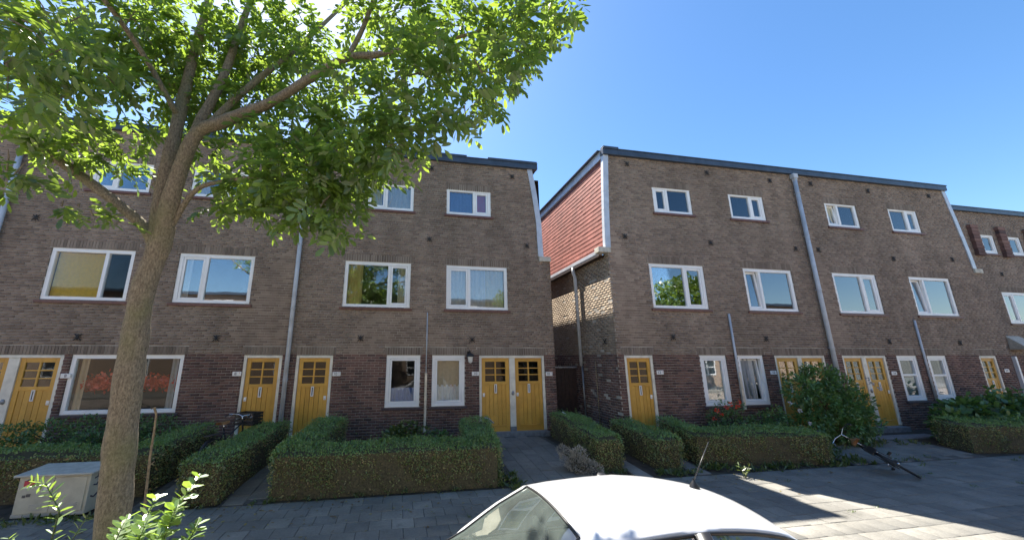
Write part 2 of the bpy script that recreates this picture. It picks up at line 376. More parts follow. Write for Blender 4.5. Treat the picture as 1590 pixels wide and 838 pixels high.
def paver_mesh(j):
    m_ = MB(); h = T/2-.0035; b_ = .006
    vs = [(-h,-h,-.03),(h,-h,-.03),(h,h,-.03),(-h,h,-.03),(-h,-h,-b_),(h,-h,-b_),(h,h,-b_),(-h,h,-b_),(-h+b_,-h+b_,0),(h-b_,-h+b_,0),(h-b_,h-b_,0),(-h+b_,h-b_,0)]
    fs = [(0,1,5,4),(1,2,6,5),(2,3,7,6),(3,0,4,7),(4,5,9,8),(5,6,10,9),(6,7,11,10),(7,4,8,11),(8,9,10,11)]
    m_.poly(vs, fs, 'paver'); return m_
pm = paver_mesh(0); o0 = pm.build('paving_tile'); PAVE = o0.data; bpy.data.objects.remove(o0)
PV = np.array(pm.v, np.float32); PF = np.array(pm.f, np.int32)
tv = [t_ for t_ in tiles if seen(t_[0], t_[1], 0, 10)]
tv.sort(key=lambda t_: t_[0]**2+t_[1]**2)
nvis = {id(t_) for t_ in tv[:560] if not (0.2 < t_[0]*2.6/t_[1] < 2.0 and t_[1] < 6.2)}
cnt = {pav.name: 0, path.name: 0}; rest = {pav.name: [], path.name: []}
for t_ in tiles:
    x, y, sl_, par = t_
    dz = rng.normal(0, .0018); rx = rng.normal(0, .004)+(math.atan(.087) if 6.9 < y < 9.2 else 0); ry = rng.normal(0, .004); rz = rng.normal(0, .006)
    M = Matrix.Translation((x, y, gz(y)+dz)) @ Matrix.Rotation(rx, 4, 'X') @ Matrix.Rotation(ry, 4, 'Y') @ Matrix.Rotation(rz, 4, 'Z')
    if id(t_) in nvis and cnt[par.name] < 300:
        o = link('paving_tile', PAVE, par, (0, 0, 0)); o.matrix_local = M; cnt[par.name] += 1
    else:
        A = np.array(M); rest[par.name].append(PV @ A[:3, :3].T + A[:3, 3])
for par in (pav, path):
    L_ = rest[par.name]
    V = np.concatenate(L_); F = np.concatenate([PF + i*12 for i in range(len(L_))])
    tag(npmesh('paving_tiles', V, F, ['paver'], parent=par, off=(0, 0, 0)), kind='stuff')

# ------------------------------------------------------------------ brick walls
BOXF = np.array([(0,1,5,4),(1,2,6,5),(3,0,4,7),(4,5,6,7),(0,3,2,1)], np.int32)   # front, right, left, top, bottom
def front(Y): return lambda u, z, d: (u, Y-d, z)          # facing the street
def sidew(X, s): return lambda u, z, d: (X+s*d, u, z)     # a gable side, s = the way it faces
def brick_box(mp, u0, u1, z0, z1, d=0., dep=.02):
    return [mp(u0,z0,d), mp(u1,z0,d), mp(u1,z0,d-dep), mp(u0,z0,d-dep), mp(u0,z1,d), mp(u1,z1,d), mp(u1,z1,d-dep), mp(u0,z1,d-dep)]
_unit = {}
def unit_brick(mk, horizontal, ax):
    """one shared full-size brick"""
    k = (mk, horizontal, ax)
    if k not in _unit:
        w_, h_ = (BL, BH) if horizontal else (BH, BL)
        mp = front(0) if ax == 'f' else sidew(0, -1)
        m_ = MB(); m_.poly(brick_box(mp, -w_/2, w_/2, -h_/2, h_/2), [tuple(f) for f in BOXF], mk)
        o = m_.build('brick'); _unit[k] = o.data; bpy.data.objects.remove(o)
    return _unit[k]
def brick_wall(house, mp, ax, zlo, zhi, lim, holes, soldiers, matf, flip=False, single=260, depth=.24, rec=.007):
    """mortar body with real openings, and every brick proud of it.
    holes: (u0,u1,z0,z1) openings; soldiers: (u0,u1,z0,z1) bands of upright bricks; lim(z) -> (u0,u1)"""
    V = []; mi = []; mats = []
    def slot(mk):
        if mk not in mats: mats.append(mk)
        return mats.index(mk)
    full = []; body = MB()
    nrow = int((zhi-zlo)/PITCH)
    off = house.location
    for r in range(nrow+1):
        za = zlo + r*PITCH; zb = min(za+PITCH, zhi)
        if zb-za < .02: continue
        a, b_ = lim((za+zb)/2); zc = (za+zb)/2
        cuts = sorted([(h[0], h[1]) for h in holes if h[2]-.01 < zc < h[3]+.01])
        # body strips, cut to the exact edges of the openings
        zs = sorted({za, zb} | {h[k] for h in holes for k in (2, 3) if za < h[k] < zb})
        for z0, z1 in zip(zs[:-1], zs[1:]):
            c2 = sorted([(h[0], h[1]) for h in holes if h[2] <= (z0+z1)/2 <= h[3]]); x = a
            for (p, q) in c2 + [(b_, b_)]:
                if p > x+1e-4:
                    pp = min(p, b_)
                    quad = [mp(x, z0, -rec), mp(pp, z0, -rec), mp(pp, z1, -rec), mp(x, z1, -rec)]
                    body.poly(quad, [(0, 1, 2, 3)], 'mortar')
                x = max(x, q)
        if zb-za < PITCH*.8: continue
        cs = sorted(cuts + [(s_[0], s_[1]) for s_ in soldiers if s_[2]-.005 < zc < s_[3]+.005])
        spans = []; x = a
        for (p, q) in cs:
            if p > x: spans.append((x, min(p, b_)))
            x = max(x, q)
        if x < b_: spans.append((x, b_))
        mk = matf(zc)
        sh = (0, BP/2, BP*.25, BP*.75)[r % 4] if mk == 'brick' else (0, BP/2)[r % 2]
        for (p, q) in spans:
            k = math.floor((p-sh)/BP); 
            while True:
                u0 = sh+k*BP; u1 = u0+BL; k += 1
                if u0 >= q: break
                c0, c1 = max(u0, p), min(u1, q)
                if c1-c0 < .025: continue
                d = rng.normal(0, .0012); dz = rng.normal(0, .0008)
                if c1-c0 > BL-.001:
                    full.append((u0, za+.005+dz, mk, d)); continue
                V.append(brick_box(mp, c0, c1, za+.005+dz, za+.005+BH+dz, d)); mi.append(slot(mk))
    # openings' reveals
    for (p, q, z0, z1) in holes:
        for e in ((p, z0, p, z1), (p, z1, q, z1), (q, z1, q, z0), (q, z0, p, z0)):
            body.poly([mp(e[0], e[1], -rec), mp(e[2], e[3], -rec), mp(e[2], e[3], -depth), mp(e[0], e[1], -depth)], [(0, 1, 2, 3)], 'mortar')
    # upright bricks over the openings: each its own object
    for (p, q, z0, z1) in soldiers:
        n = int((q-p)/PITCH); st = (q-p)/n
        for i in range(n):
            uc = p+st*(i+.5)
            o = link('brick', unit_brick('soldier', False, ax), house); o.location = Vector(mp(uc, (z0+z1)/2, .004+rng.normal(0, .0015)))-off
    vis = []
    for f in full:
        c_ = mp(f[0]+BL/2, f[1]+BH/2, 0)
        vis.append((c_[0]**2+c_[1]**2+(c_[2]-CAMZ)**2 if seen(*c_, mg=0) else 1e9, f))
    vis.sort(key=lambda q_: q_[0])
    for k, (dd, f) in enumerate(vis):
        if k < single and dd < 1e8:
            o = link('brick', unit_brick(f[2], True, ax), house); o.location = Vector(mp(f[0]+BL/2, f[1]+BH/2, f[3]))-off
        else:
            V.append(brick_box(mp, f[0], f[0]+BL, f[1], f[1]+BH, f[3])); mi.append(slot(f[2]))
    V = np.array(V, np.float32).reshape(-1, 3); nb = len(V)//8
    F = (BOXF[None]+np.arange(nb)[:, None, None]*8).reshape(-1, 4)
    tag(npmesh('brickwork', V, F, mats, np.repeat(mi, 5), parent=house), kind='stuff')
    body.build('wall', house)

# ------------------------------------------------------------------ windows, doors and small parts of houses
def curtain(name, parent, x0, x1, z0, z1, Y, mk, wave=.025, n=None):
    n = n or max(10, int((x1-x0)/.022)); m_ = MB(); V = []
    for j, z in enumerate((z0, (z0+z1)/2, z1)):
        for i in range(n+1):
            x = x0+(x1-x0)*i/n
            V.append((x, Y+wave*math.sin(i*1.15+.6*math.sin(i*.31)+j*.25), z))
    F = [(j*(n+1)+i, j*(n+1)+i+1, (j+1)*(n+1)+i+1, (j+1)*(n+1)+i) for j in range(2) for i in range(n)]
    m_.poly(V, F, mk); return m_.build(name, parent, smooth=True)
def frame_box(m_, x0, x1, z0, z1, y0, y1, b_, mk, sh=0):
    """four mitre-free rails; sh leans the top inwards"""
    for (a, c, e, f) in ((x0, x1, z1-b_, z1), (x0, x1, z0, z0+b_), (x0, x0+b_, z0+b_, z1-b_), (x1-b_, x1, z0+b_, z1-b_)):
        vs = [(a,y0,e),(c,y0,e),(c,y1,e),(a,y1,e),(a,y0,f),(c,y0,f),(c,y1,f),(a,y1,f)]
        if sh: vs = [(x, y+sh*(z-z0), z) for x, y, z in vs]
        m_.poly(vs, [(0,3,2,1),(4,5,6,7),(0,1,5,4),(1,2,6,5),(2,3,7,6),(3,0,4,7)], mk)
def window(h, Y, x0, x1, z0, z1, split=None, opens=None, cloth=(), tilt=0, transom=None, sill='sill', label=None, b_=.095, pm=None):
    m_ = MB(); yf, yb = Y+.022, Y+.11
    frame_box(m_, x0, x1, z0, z1, yf, yb, b_, 'white')
    lights = []
    if split:
        xm = x0+(x1-x0)*split
        m_.box(xm-.04, xm+.04, yf+.003, yb, z0+b_, z1-b_, 'white')
        lights = [(x0+b_, xm-.04), (xm+.04, x1-b_)]
    else: lights = [(x0+b_, x1-b_)]
    m_.box(x0+b_, x1-b_, yf-.012, yf+.02, z0+.012, z0+.034, 'white')      # drip bar
    wn = m_.build('window', h, bevel=.006)
    if label: wn['label'] = label
    for i, (a, c) in enumerate(lights):
        za, zb = z0+b_, z1-b_
        if opens is not None and i in opens:
            s = MB(); sh = tilt if i == opens[0] and tilt else 0
            frame_box(s, a+.004, c-.004, za+.004, zb-.004, yf+.012+(.03 if sh else 0), yb-.012+(.03 if sh else 0), .052, 'white', sh)
            s.build('casement', wn, bevel=.005)
            a, c, za, zb = a+.056, c-.056, za+.056, zb-.056
        else: sh = 0
        pieces = [(za, zb)]
        if transom:
            zt = za+(zb-za)*transom; s = MB(); s.box(a, c, yf+.012, yb-.02, zt-.028, zt+.028, 'white'); s.build('glazing_bar', wn, bevel=.004)
            pieces = [(za, zt-.028), (zt+.028, zb)]
        for (p, q) in pieces:
            g_ = MB(); yp = yf+.045+(.03 if sh else 0)
            g_.box(a-.004, c+.004, yp, yp+.006, p-.004, q+.004, pm or ('low_pane' if z0 < 1.5 else 'mid_pane' if z0 > 6 else 'pane'))
            if sh: g_.v = [(x, y+sh*(z-z0), z) for x, y, z in g_.v]
            g_.build('pane', wn)
    for (kind, f0, f1, g0, g1, mk) in cloth:
        xa, xb = x0+b_, x1-b_; za, zb = z0+b_, z1-b_
        curtain(kind, wn, xa+(xb-xa)*f0, xa+(xb-xa)*f1, za+(zb-za)*g0, za+(zb-za)*g1, Y+.135, 'cloth_'+mk, .004 if kind == 'blind' else .026)
    s = MB(); s.box(x0-.07, x1+.07, Y-.045, Y+.02, z0-.07, z0-.004, sill)
    s.build('sill', wn, bevel=.005)
    return wn
def door(h, Y, x0, x1, hinge='l', z0=ZD, z1=2.30, tone=None):
    """leaf only; x0..x1 is the clear opening"""
    yf, yb = Y+.05, Y+.095; W = x1-x0; m_ = MB(); st = .105*W/.8
    zt = z1-.11; zg = z1-.66; zl = zg-.09
    m_.box(x0, x0+st, yf, yb, z0, z1, 'door'); m_.box(x1-st, x1, yf, yb, z0, z1, 'door')
    m_.box(x0+st, x1-st, yf, yb, zt, z1, 'door'); m_.box(x0+st, x1-st, yf, yb, zl, zg, 'door'); m_.box(x0+st, x1-st, yf, yb, z0, z0+.16, 'door')
    d = m_.build('door', h, bevel=.006)
    xa, xb = x0+st, x1-st; xc = (xa+xb)/2
    g_ = MB(); g_.box(xc-.02, xc+.02, yf+.002, yb-.006, zg, zt, 'door')
    hz = (zt-zg)/3
    for k in (1, 2): g_.box(xa, xc-.02, yf+.005, yb-.008, zg+hz*k-.013, zg+hz*k+.013, 'door'); g_.box(xc+.02, xb, yf+.005, yb-.008, zg+hz*k-.013, zg+hz*k+.013, 'door')
    g_.build('glazing_bars', d, bevel=.003)
    for k in range(3):
        for (a, c) in ((xa, xc-.02), (xc+.02, xb)):
            p = MB(); lo = zg+hz*k+(.013 if k else 0); hi = zg+hz*(k+1)-(.013 if k < 2 else 0)
            p.box(a-.002, c+.002, yf+.022, yf+.027, lo-.002, hi+.002, 'door_pane'); p.build('pane', d)
    nb = 5; bw = (xb-xa)/nb
    for k in range(nb):
        p = MB(); p.box(xa+bw*k+.003, xa+bw*(k+1)-.003, yf+.012+rng.uniform(0, .002), yb-.004, z0+.16, zl, 'door'); p.build('board', d, bevel=.004)
    p = MB()                                                               # bowed weather bar above the foot rail
    p.tube([(xa+(xb-xa)*q, yf-.004-.02*math.sin(q*math.pi), z0+.185-.035*math.sin(q*math.pi)) for q in np.linspace(0, 1, 9)], .011, 'door', 6)
    p.build('weather_bar', d)
    p = MB(); frame_box(p, xc-.036, xc+.036, zl-.235, zl+.015, yf-.008, yf+.01, .024, 'enamel'); p.box(xc-.012, xc+.012, yf-.002, yf+.012, zl-.219, zl-.001, 'iron')
    p.build('letter_plate', d, bevel=.003)
    xk = x1-.06 if hinge == 'l' else x0+.06; zk = z0+.98
    p = MB(); p.box(xk-.032, xk+.032, yf-.010, yf+.004, zk-.05, zk+.05, 'enamel'); p.tube([(xk, yf-.01, zk-.02), (xk, yf-.04, zk-.02)], .011, 'chrome', 10)
    p.build('lock', d, bevel=.003)
    return d
def door_unit(h, Y, x0, x1, n=1, hinges='l', post=.17):
    """cream frame with one or two leaves, stone step"""
    f = .075; m_ = MB(); yf, yb = Y+.012, Y+.12
    m_.box(x0, x0+f, yf, yb, ZD+.02, ZG-.006, 'cream'); m_.box(x1-f, x1, yf, yb, ZD+.02, ZG-.006, 'cream'); m_.box(x0+f, x1-f, yf, yb, ZG-.076, ZG-.006, 'cream')
    if n == 2:
        xm = (x0+x1)/2; m_.box(xm-post/2, xm+post/2, yf+.01, yb, ZD+.12, ZG-.076, 'cream')
    fr = m_.build('door_frame', h, bevel=.008)
    if n == 2:
        s = MB(); s.box(xm-post/2-.004, xm+post/2+.004, yf-.002, yb, ZD-.02, ZD+.12, 'bluestone'); s.build('plinth_block', fr, bevel=.006)
        s = MB(); s.lathe([(0, 0), (.04, 0), (.045, .012), (.03, .03), (0, .034)], 'grey_metal', n=12)
        o = s.build('bell_plate', fr, smooth=True); o.rotation_euler = (R_(90), 0, 0); o.location = (xm, yf+.008, ZD+1.02); o.scale = (1, 1.35, 1)
        door(h, Y, x0+f+.004, xm-post/2-.004, hinges[0]); door(h, Y, xm+post/2+.004, x1-f-.004, hinges[1])
    else: door(h, Y, x0+f+.004, x1-f-.004, hinges)
    s = MB(); s.box(x0-.02, x1+.02, Y-.16, Y+.14, ZD-.16, ZD-.004, 'bluestone'); s.build('doorstep', h, bevel=.012)
def number_plate(h, x, z, Y, txt, sup=None):
    m_ = MB(); m_.box(x-.105, x+.105, Y-.012, Y+.004, z-.055, z+.055, 'enamel')
    p = m_.build('house_number', h, bevel=.008)
    me = text_mesh(txt, .10, 'ink'); o = link('digits', me, p, (x-(.03 if sup else 0), Y-.0135, z)); o.rotation_euler = (R_(90), 0, 0)
    if sup:
        me = text_mesh(sup, .065, 'ink_red'); o = link('digits', me, p, (x+.06, Y-.0135, z+.018)); o.rotation_euler = (R_(90), 0, 0)
def anchor(h, x, z, Y, s=.11):
    m_ = MB()
    for a in (45, 135, 90, 0):
        k = s if a in (45, 135) else s*.72
        dx, dz = math.cos(R_(a))*k, math.sin(R_(a))*k
        m_.tube([(x-dx, Y-.012, z-dz), (x, Y-.03, z), (x+dx, Y-.012, z+dz)], [.009, .013, .009], 'iron', 6)
    m_.build('wall_anchor', h)
def pipe(h, pts, r, mk='zinc', name='drainpipe', brackets=(), hopper=None):
    m_ = MB(); m_.tube(pts, r, mk, 12); o = m_.build(name, h, smooth=True)
    for z in brackets:
        s = MB(); x, y = pts[0][0], pts[0][1]; s.ring((x, y, z), (0, 0, 1), r+.004, .012, mk, 16, 6); s.box(x-.012, x+.012, y, y+.10, z-.012, z+.012, mk); s.build('bracket', o)
    if hopper:
        x, y, z = hopper; s = MB(); s.box(x-.09, x+.09, y-.07, y+.07, z, z+.16, mk); s.box(x-.06, x+.06, y-.05, y+.05, z-.1, z, mk); s.build('hopper', o, bevel=.01)
    return o
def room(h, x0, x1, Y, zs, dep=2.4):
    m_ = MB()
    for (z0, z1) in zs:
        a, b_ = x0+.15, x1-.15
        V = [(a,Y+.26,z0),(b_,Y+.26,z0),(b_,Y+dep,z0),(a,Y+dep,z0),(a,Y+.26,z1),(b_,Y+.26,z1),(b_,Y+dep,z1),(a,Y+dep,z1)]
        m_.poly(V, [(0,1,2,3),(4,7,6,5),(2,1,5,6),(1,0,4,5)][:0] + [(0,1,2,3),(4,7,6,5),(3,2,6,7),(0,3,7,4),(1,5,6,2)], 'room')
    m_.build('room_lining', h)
def roofing(h, x0, x1, Y, dep, z=TOP, ov=.09, cap=True, steps=()):
    m_ = MB(); m_.box(x0, x1, Y-ov, Y+.06, z-.005, z+.17, 'fascia'); m_.box(x0, x1, Y-ov-.025, Y+.08, z+.172, z+.20, 'fascia')
    for (a, c) in steps: m_.box(a, c, Y-ov-.03, Y+.05, z+.2, z+.25, 'fascia')
    m_.build('roof_edge', h, bevel=.006)
    m_ = MB(); m_.box(x0+.01, x1-.01, Y+.07, Y+dep, z, z+.15, 'asphalt'); m_.build('roof', h)

zM0, zM1, zT0, zT1, zGs = 3.677, 5.01, 6.64, 7.53, .999
def sold(l, hgt=.205, ex=.06): return [(a-ex, b_+ex, z1+.004, z1+.004+hgt) for (a, b_, z0, z1) in l]
def mkz(z): return 'plinth_brick' if z < ZG+.01 else 'brick'
def opening(w_): return tuple(w_)

def build_house(name, label, x0, x1, Y, wins, doors, lim, pos, steps=(), single=250, dep=8.0, anchors=(), sside=None, rx=None):
    h = thing('terraced_house', (pos, Y, 0), label, 'house', 'terraced brick houses in a row')
    holes = [(w_[0], w_[1], w_[2], w_[3]) for w_ in wins] + [(d[0], d[1], ZD, ZG) for d in doors]
    top = [w_ for w_ in holes if w_[3] > 7]; low = [w_ for w_ in holes if w_[3] < 7]
    so_ = sold(low, .21) + sold(top, .105, .02)
    brick_wall(h, front(Y), 'f', 0.0, TOP, lim, holes, so_, mkz, single=single)
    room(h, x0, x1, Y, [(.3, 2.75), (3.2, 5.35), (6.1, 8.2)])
    if rx is None: rx = (x0, x1)
    roofing(h, rx[0], rx[1], Y, dep, steps=steps)
    for (x, z) in anchors: anchor(h, x, z, Y)
    # rear and side masses
    return h
# --- house 8 and house 10 (left block, plane LY) ---
XL, XP, XR = -9.85, -2.83, 4.60
GT = [(5.30, 4.36), (5.6, 4.345), (6.58, 4.33), (7.14, 4.27), (7.8, 4.19), (8.42, 4.09)]     # flared gable edge
def gl(z):
    if z < 5.30: return XR
    for (za, xa), (zb, xb) in zip(GT[:-1], GT[1:]):
        if z <= zb: return xa+(xb-xa)*(z-za)/(zb-za)
    return GT[-1][1]
A = (-8.69, -6.85, zM0, zM1); B = (-5.82, -3.98, zM0, zM1); C = (-1.61, .25, zM0, zM1); D = (1.30, 3.18, zM0, zM1)
At = (-8.25, -6.85, zT0, zT1); Bt = (-5.85, -4.43, zT0, zT1); E_ = (-1.155, .26, zT0, zT1); F_ = (1.28, 2.70, zT0, zT1)
g1 = (-.325, .60, zGs, ZG); g2 = (.93, 1.86, zGs, ZG); gA = (-7.71, -5.30, zGs, ZG)
h8 = build_house('h8', 'brick terraced house behind the tree with a wide ground floor window', XL, XP, LY, [A, B, At, Bt, gA],
                 [(-9.85, -7.87), (-3.93, -3.0)], lambda z: (XL, XP), -6.4, single=240,
                 anchors=[(-7.68, 2.79), (-4.64, 2.79), (-9.2, 5.76), (-6.35, 5.76), (-3.45, 5.76), (-6.3, 8.12)])
window(h8, LY, *A, .66, None, [('blind', 0, .64, 0, 1, 'gold')], pm='low_pane')
window(h8, LY, *B, .36, [0], [('curtain', .0, .12, 0, 1, 'white')])
window(h8, LY, *At, .42, [0], [('curtain', .75, 1, 0, 1, 'blue')])
window(h8, LY, *Bt, .6, [1], [('curtain', 0, .25, 0, 1, 'white')])
wn = window(h8, LY, *gA, None, None, [('curtain', .02, .10, 0, 1, 'tan'), ('curtain', .9, .97, 0, 1, 'grey')], sill='sill_dark')
bw_ = wn                                                           # red petals behind this window stand in for a reflection in its pane
door_unit(h8, LY, -9.85, -7.87, 2, 'rl', .22); door_unit(h8, LY, -3.93, -3.0, 1, 'r')
number_plate(h8, -7.74, 1.88, LY, '8'); number_plate(h8, -4.04, 1.90, LY, '8', '1')
h10 = build_house('h10', 'brick terraced house above the long front hedge with a wall lamp by its double doors', XP, XR, LY, [C, D, E_, F_, g1, g2],
                  [(-2.66, -1.73), (2.28, 4.26)], lambda z: (XP, gl(z)), .9, steps=[(-2.8, 1.9), (2.6, 4.28)], single=270, rx=(XP, 4.30),
                  anchors=[(-1.05, 2.82), (2.07, 2.81), (.77, 5.78), (3.85, 5.75), (.78, 8.14), (3.43, 8.10), (-1.9, 5.76)])
window(h10, LY, *C, .67, [1], [('curtain', 0, .24, 0, 1, 'yellow'), ('curtain', .84, 1, 0, 1, 'cream')], pm='mid_pane')
window(h10, LY, *D, .37, [0], [('curtain', .02, .30, 0, 1, 'white'), ('curtain', .38, .66, 0, 1, 'white'), ('curtain', .66, .99, 0, 1, 'cream')], pm='mid_pane')
window(h10, LY, *E_, .42, [0], [('curtain', 0, .3, 0, 1, 'yellow'), ('curtain', .45, 1, 0, 1, 'white')])
window(h10, LY, *F_, .62, [1], [('curtain', 0, .6, 0, 1, 'blue'), ('blind', .66, 1, 0, 1, 'red')])
window(h10, LY, *g1, None, [0], [('curtain', .02, .98, 0, .34, 'blue')], sill='sill_dark')
window(h10, LY, *g2, None, [0], [('blind', .02, .98, .36, 1, 'tan'), ('curtain', .02, .98, 0, .40, 'white')], sill='sill_dark')
door_unit(h10, LY, -2.66, -1.73, 1, 'l'); door_unit(h10, LY, 2.28, 4.26, 2, 'rr', .17)
number_plate(h10, -1.61, 1.88, LY, '10', '1'); number_plate(h10, 2.17, 1.86, LY, '10'); number_plate(h10, 4.39, 1.84, LY, '10', '1')
# house at the left edge of the picture
h6 = build_house('h6', 'brick terraced house cut off by the left edge beyond the drainpipe', -17.2, XL, LY, [(-13.2, -11.35, zM0, zM1), (-12.8, -11.4, zT0, zT1), (-15.3, -13.9, zGs, ZG)],
                 [(-11.9, -9.87)], lambda z: (-17.2, XL), -13.5, single=60)
window(h6, LY, -13.2, -11.35, zM0, zM1, .6, [1], [('curtain', 0, .3, 0, 1, 'white')]); window(h6, LY, -12.8, -11.4, zT0, zT1, .5, [0]); window(h6, LY, -15.3, -13.9, zGs, ZG)
door_unit(h6, LY, -11.9, -9.87, 2, 'lr')
pipe(h8, [(XL, LY-.09, TOP-.12), (XL, LY-.09, .2)], .055, brackets=(1.5, 3.3, 5.2, 7.0), hopper=(XL, LY-.09, TOP-.15))
pipe(h10, [(XP-.02, LY-.09, TOP-.12), (XP-.02, LY-.09, .15)], .055, brackets=(1.75, 3.6, 5.4, 7.2), hopper=(XP-.02, LY-.09, TOP-.15))
def conduit(h, x, Y, z0, zm, z1):
    pipe(h, [(x, Y-.022, zm), (x, Y-.022, z1)], .016, 'zinc', 'conduit', brackets=())
    m_ = MB(); m_.box(x-.032, x+.032, Y-.05, Y-.004, z0, zm+.02, 'pvc'); m_.build('conduit_cover', h, bevel=.008)
conduit(h10, .765, LY, .35, 1.87, 3.57)
# wall lamp (fixed to the house)
m_ = MB(); x, y, z = 1.98, LY-.02, 2.28
m_.box(x-.05, x+.05, y-.01, y+.02, z-.02, z+.2, 'iron'); m_.tube([(x, y, z+.14), (x, y-.1, z+.22), (x, y-.2, z+.16)], .012, 'iron', 8)
m_.lathe([(.0, .12), (.10, .06), (.12, .0), (.10, -.0)], 'iron', (x, y-.2, z+.05), 12)
lamp = m_.build('wall_lamp', h10)
m_ = MB(); m_.lathe([(.075, .0), (.06, -.14), (.03, -.17), (0, -.18)], 'enamel', (x, y-.2, z+.05), 12); m_.build('lamp_glass', lamp, smooth=True)

# --- houses 12 and 14 (right block, one step nearer the street) ---
RX0, RXP, RX1 = 5.84, 13.0, 20.62
def rl(z):
    if z < 5.30: return RX0
    return 5.79+(5.99-5.79)*((z-5.3)/3.1)**1.3
def rr(z):
    if z < 5.30: return RX1
    return 20.33-(20.33-19.97)*((z-5.3)/3.1)**1.3
I = (7.12, 8.96, zM0, zM1); J = (10.37, 12.19, zM0, zM1); G = (7.54, 8.89, zT0, zT1); H = (10.30, 11.64, zT0, zT1)
P = (8.40, 9.27, zGs, ZG); Q = (9.66, 10.54, zGs, ZG)
K = (14.16, 15.52, zT0, zT1); Lx = (16.95, 18.29, zT0, zT1); Mx = (13.79, 15.60, zM0, zM1); Nx = (17.04, 18.90, zM0, zM1)
Rw = (15.60, 16.44, zGs, ZG); Sw = (16.88, 17.70, zGs, ZG)
h12 = build_house('h12', 'brick terraced house with a red tiled gable beside the alley', RX0, RXP, RY, [I, J, G, H, P, Q],
                  [(6.04, 6.91), (10.94, 12.78)], lambda z: (rl(z), RXP), 9.4, steps=[(5.93, 6.45)], single=250, rx=(5.93, RXP),
                  anchors=[(6.43, 5.79), (9.35, 5.76), (7.62, 2.87), (10.75, 2.85), (12.54, 5.75), (6.76, 8.18), (9.63, 8.16), (12.07, 8.11)])
window(h12, RY, *I, .64, [1], [('curtain', .9, 1, 0, 1, 'grey')]); window(h12, RY, *J, .33, [0], [('curtain', .4, .95, 0, 1, 'white'), ('curtain', 0, .07, 0, 1, 'cream')], tilt=.05)
window(h12, RY, *G, .37, [0], [('curtain', .0, .34, 0, 1, 'grey'), ('curtain', .42, .9, 0, 1, 'cream')]); window(h12, RY, *H, .62, [1], [('curtain', .02, .6, 0, .86, 'blue'), ('curtain', .8, 1, 0, 1, 'grey')])
window(h12, RY, *P, None, [0], [('curtain', .05, 1, 0, .93, 'teal')], sill='sill_dark'); window(h12, RY, *Q, None, [0], [('curtain', .0, .5, 0, 1, 'grey'), ('curtain', .55, .72, 0, 1, 'white')], tilt=.06, sill='sill_dark')
door_unit(h12, RY, 6.04, 6.91, 1, 'l'); door_unit(h12, RY, 10.94, 12.78, 2, 'rl', .15)
number_plate(h12, 7.08, 1.91, RY, '12', '1'); number_plate(h12, 10.80, 1.88, RY, '12')
h14 = build_house('h14', 'brick terraced house right of the long drainpipe with two steps up to its doors', RXP, RX1, RY, [K, Lx, Mx, Nx, Rw, Sw],
                  [(13.44, 15.16), (19.19, 19.97)], lambda z: (RXP, rr(z)), 16.8, single=200, rx=(RXP, 20.02),
                  anchors=[(13.45, 5.76), (16.59, 5.61), (15.45, 2.81), (19.32, 5.72), (18.49, 2.79), (13.76, 8.15), (16.25, 8.10), (19.12, 8.15)])
window(h14, RY, *K, .40, [0], [('curtain', .02, .32, 0, 1, 'cream'), ('curtain', .5, 1, 0, .8, 'blue')], tilt=.08); window(h14, RY, *Lx, .62, [1], [('curtain', 0, .6, 0, 1, 'grey'), ('curtain', .7, 1, 0, 1, 'cream')])
window(h14, RY, *Mx, .66, [1]); window(h14, RY, *Nx, .35, [0], [('curtain', .0, .1, 0, 1, 'white')], tilt=.05)
window(h14, RY, *Rw, None, [0], [('blind', .0, 1, .0, .5, 'teal')], transom=.58, sill='sill_dark'); window(h14, RY, *Sw, None, [0], [('blind', 0, 1, .0, .52, 'white')], transom=.56, sill='sill_dark')
door_unit(h14, RY, 13.44, 15.16, 2, 'rl', .17); door_unit(h14, RY, 19.19, 19.97, 1, 'l')
number_plate(h14, 15.33, 1.83, RY, '14'); number_plate(h14, 20.26, 1.88, RY, '14', '1')
pipe(h14, [(RXP+.0, RY-.09, TOP-.12), (RXP+.0, RY-.09, .2)], .06, brackets=(2.6, 4.4, 6.2, 7.7), hopper=(RXP, RY-.09, TOP-.18))
pipe(h12, [(9.57, RY-.03, .9), (9.57, RY-.03, 3.57)], .03, 'zinc', 'conduit'); m_ = MB(); m_.box(9.545, 9.61, RY-.075, RY-.061, .9, 1.9, 'pvc'); m_.build('conduit_cover', h12)
pipe(h14, [(16.72, RY-.03, 1.0), (16.72, RY-.03, 3.51)], .03, 'zinc', 'conduit')
m_ = MB(); m_.box(12.4, 15.3, RY-.75, RY-.165, .02, ZD-.16, 'bluestone'); m_.build('doorstep', h14, bevel=.015)

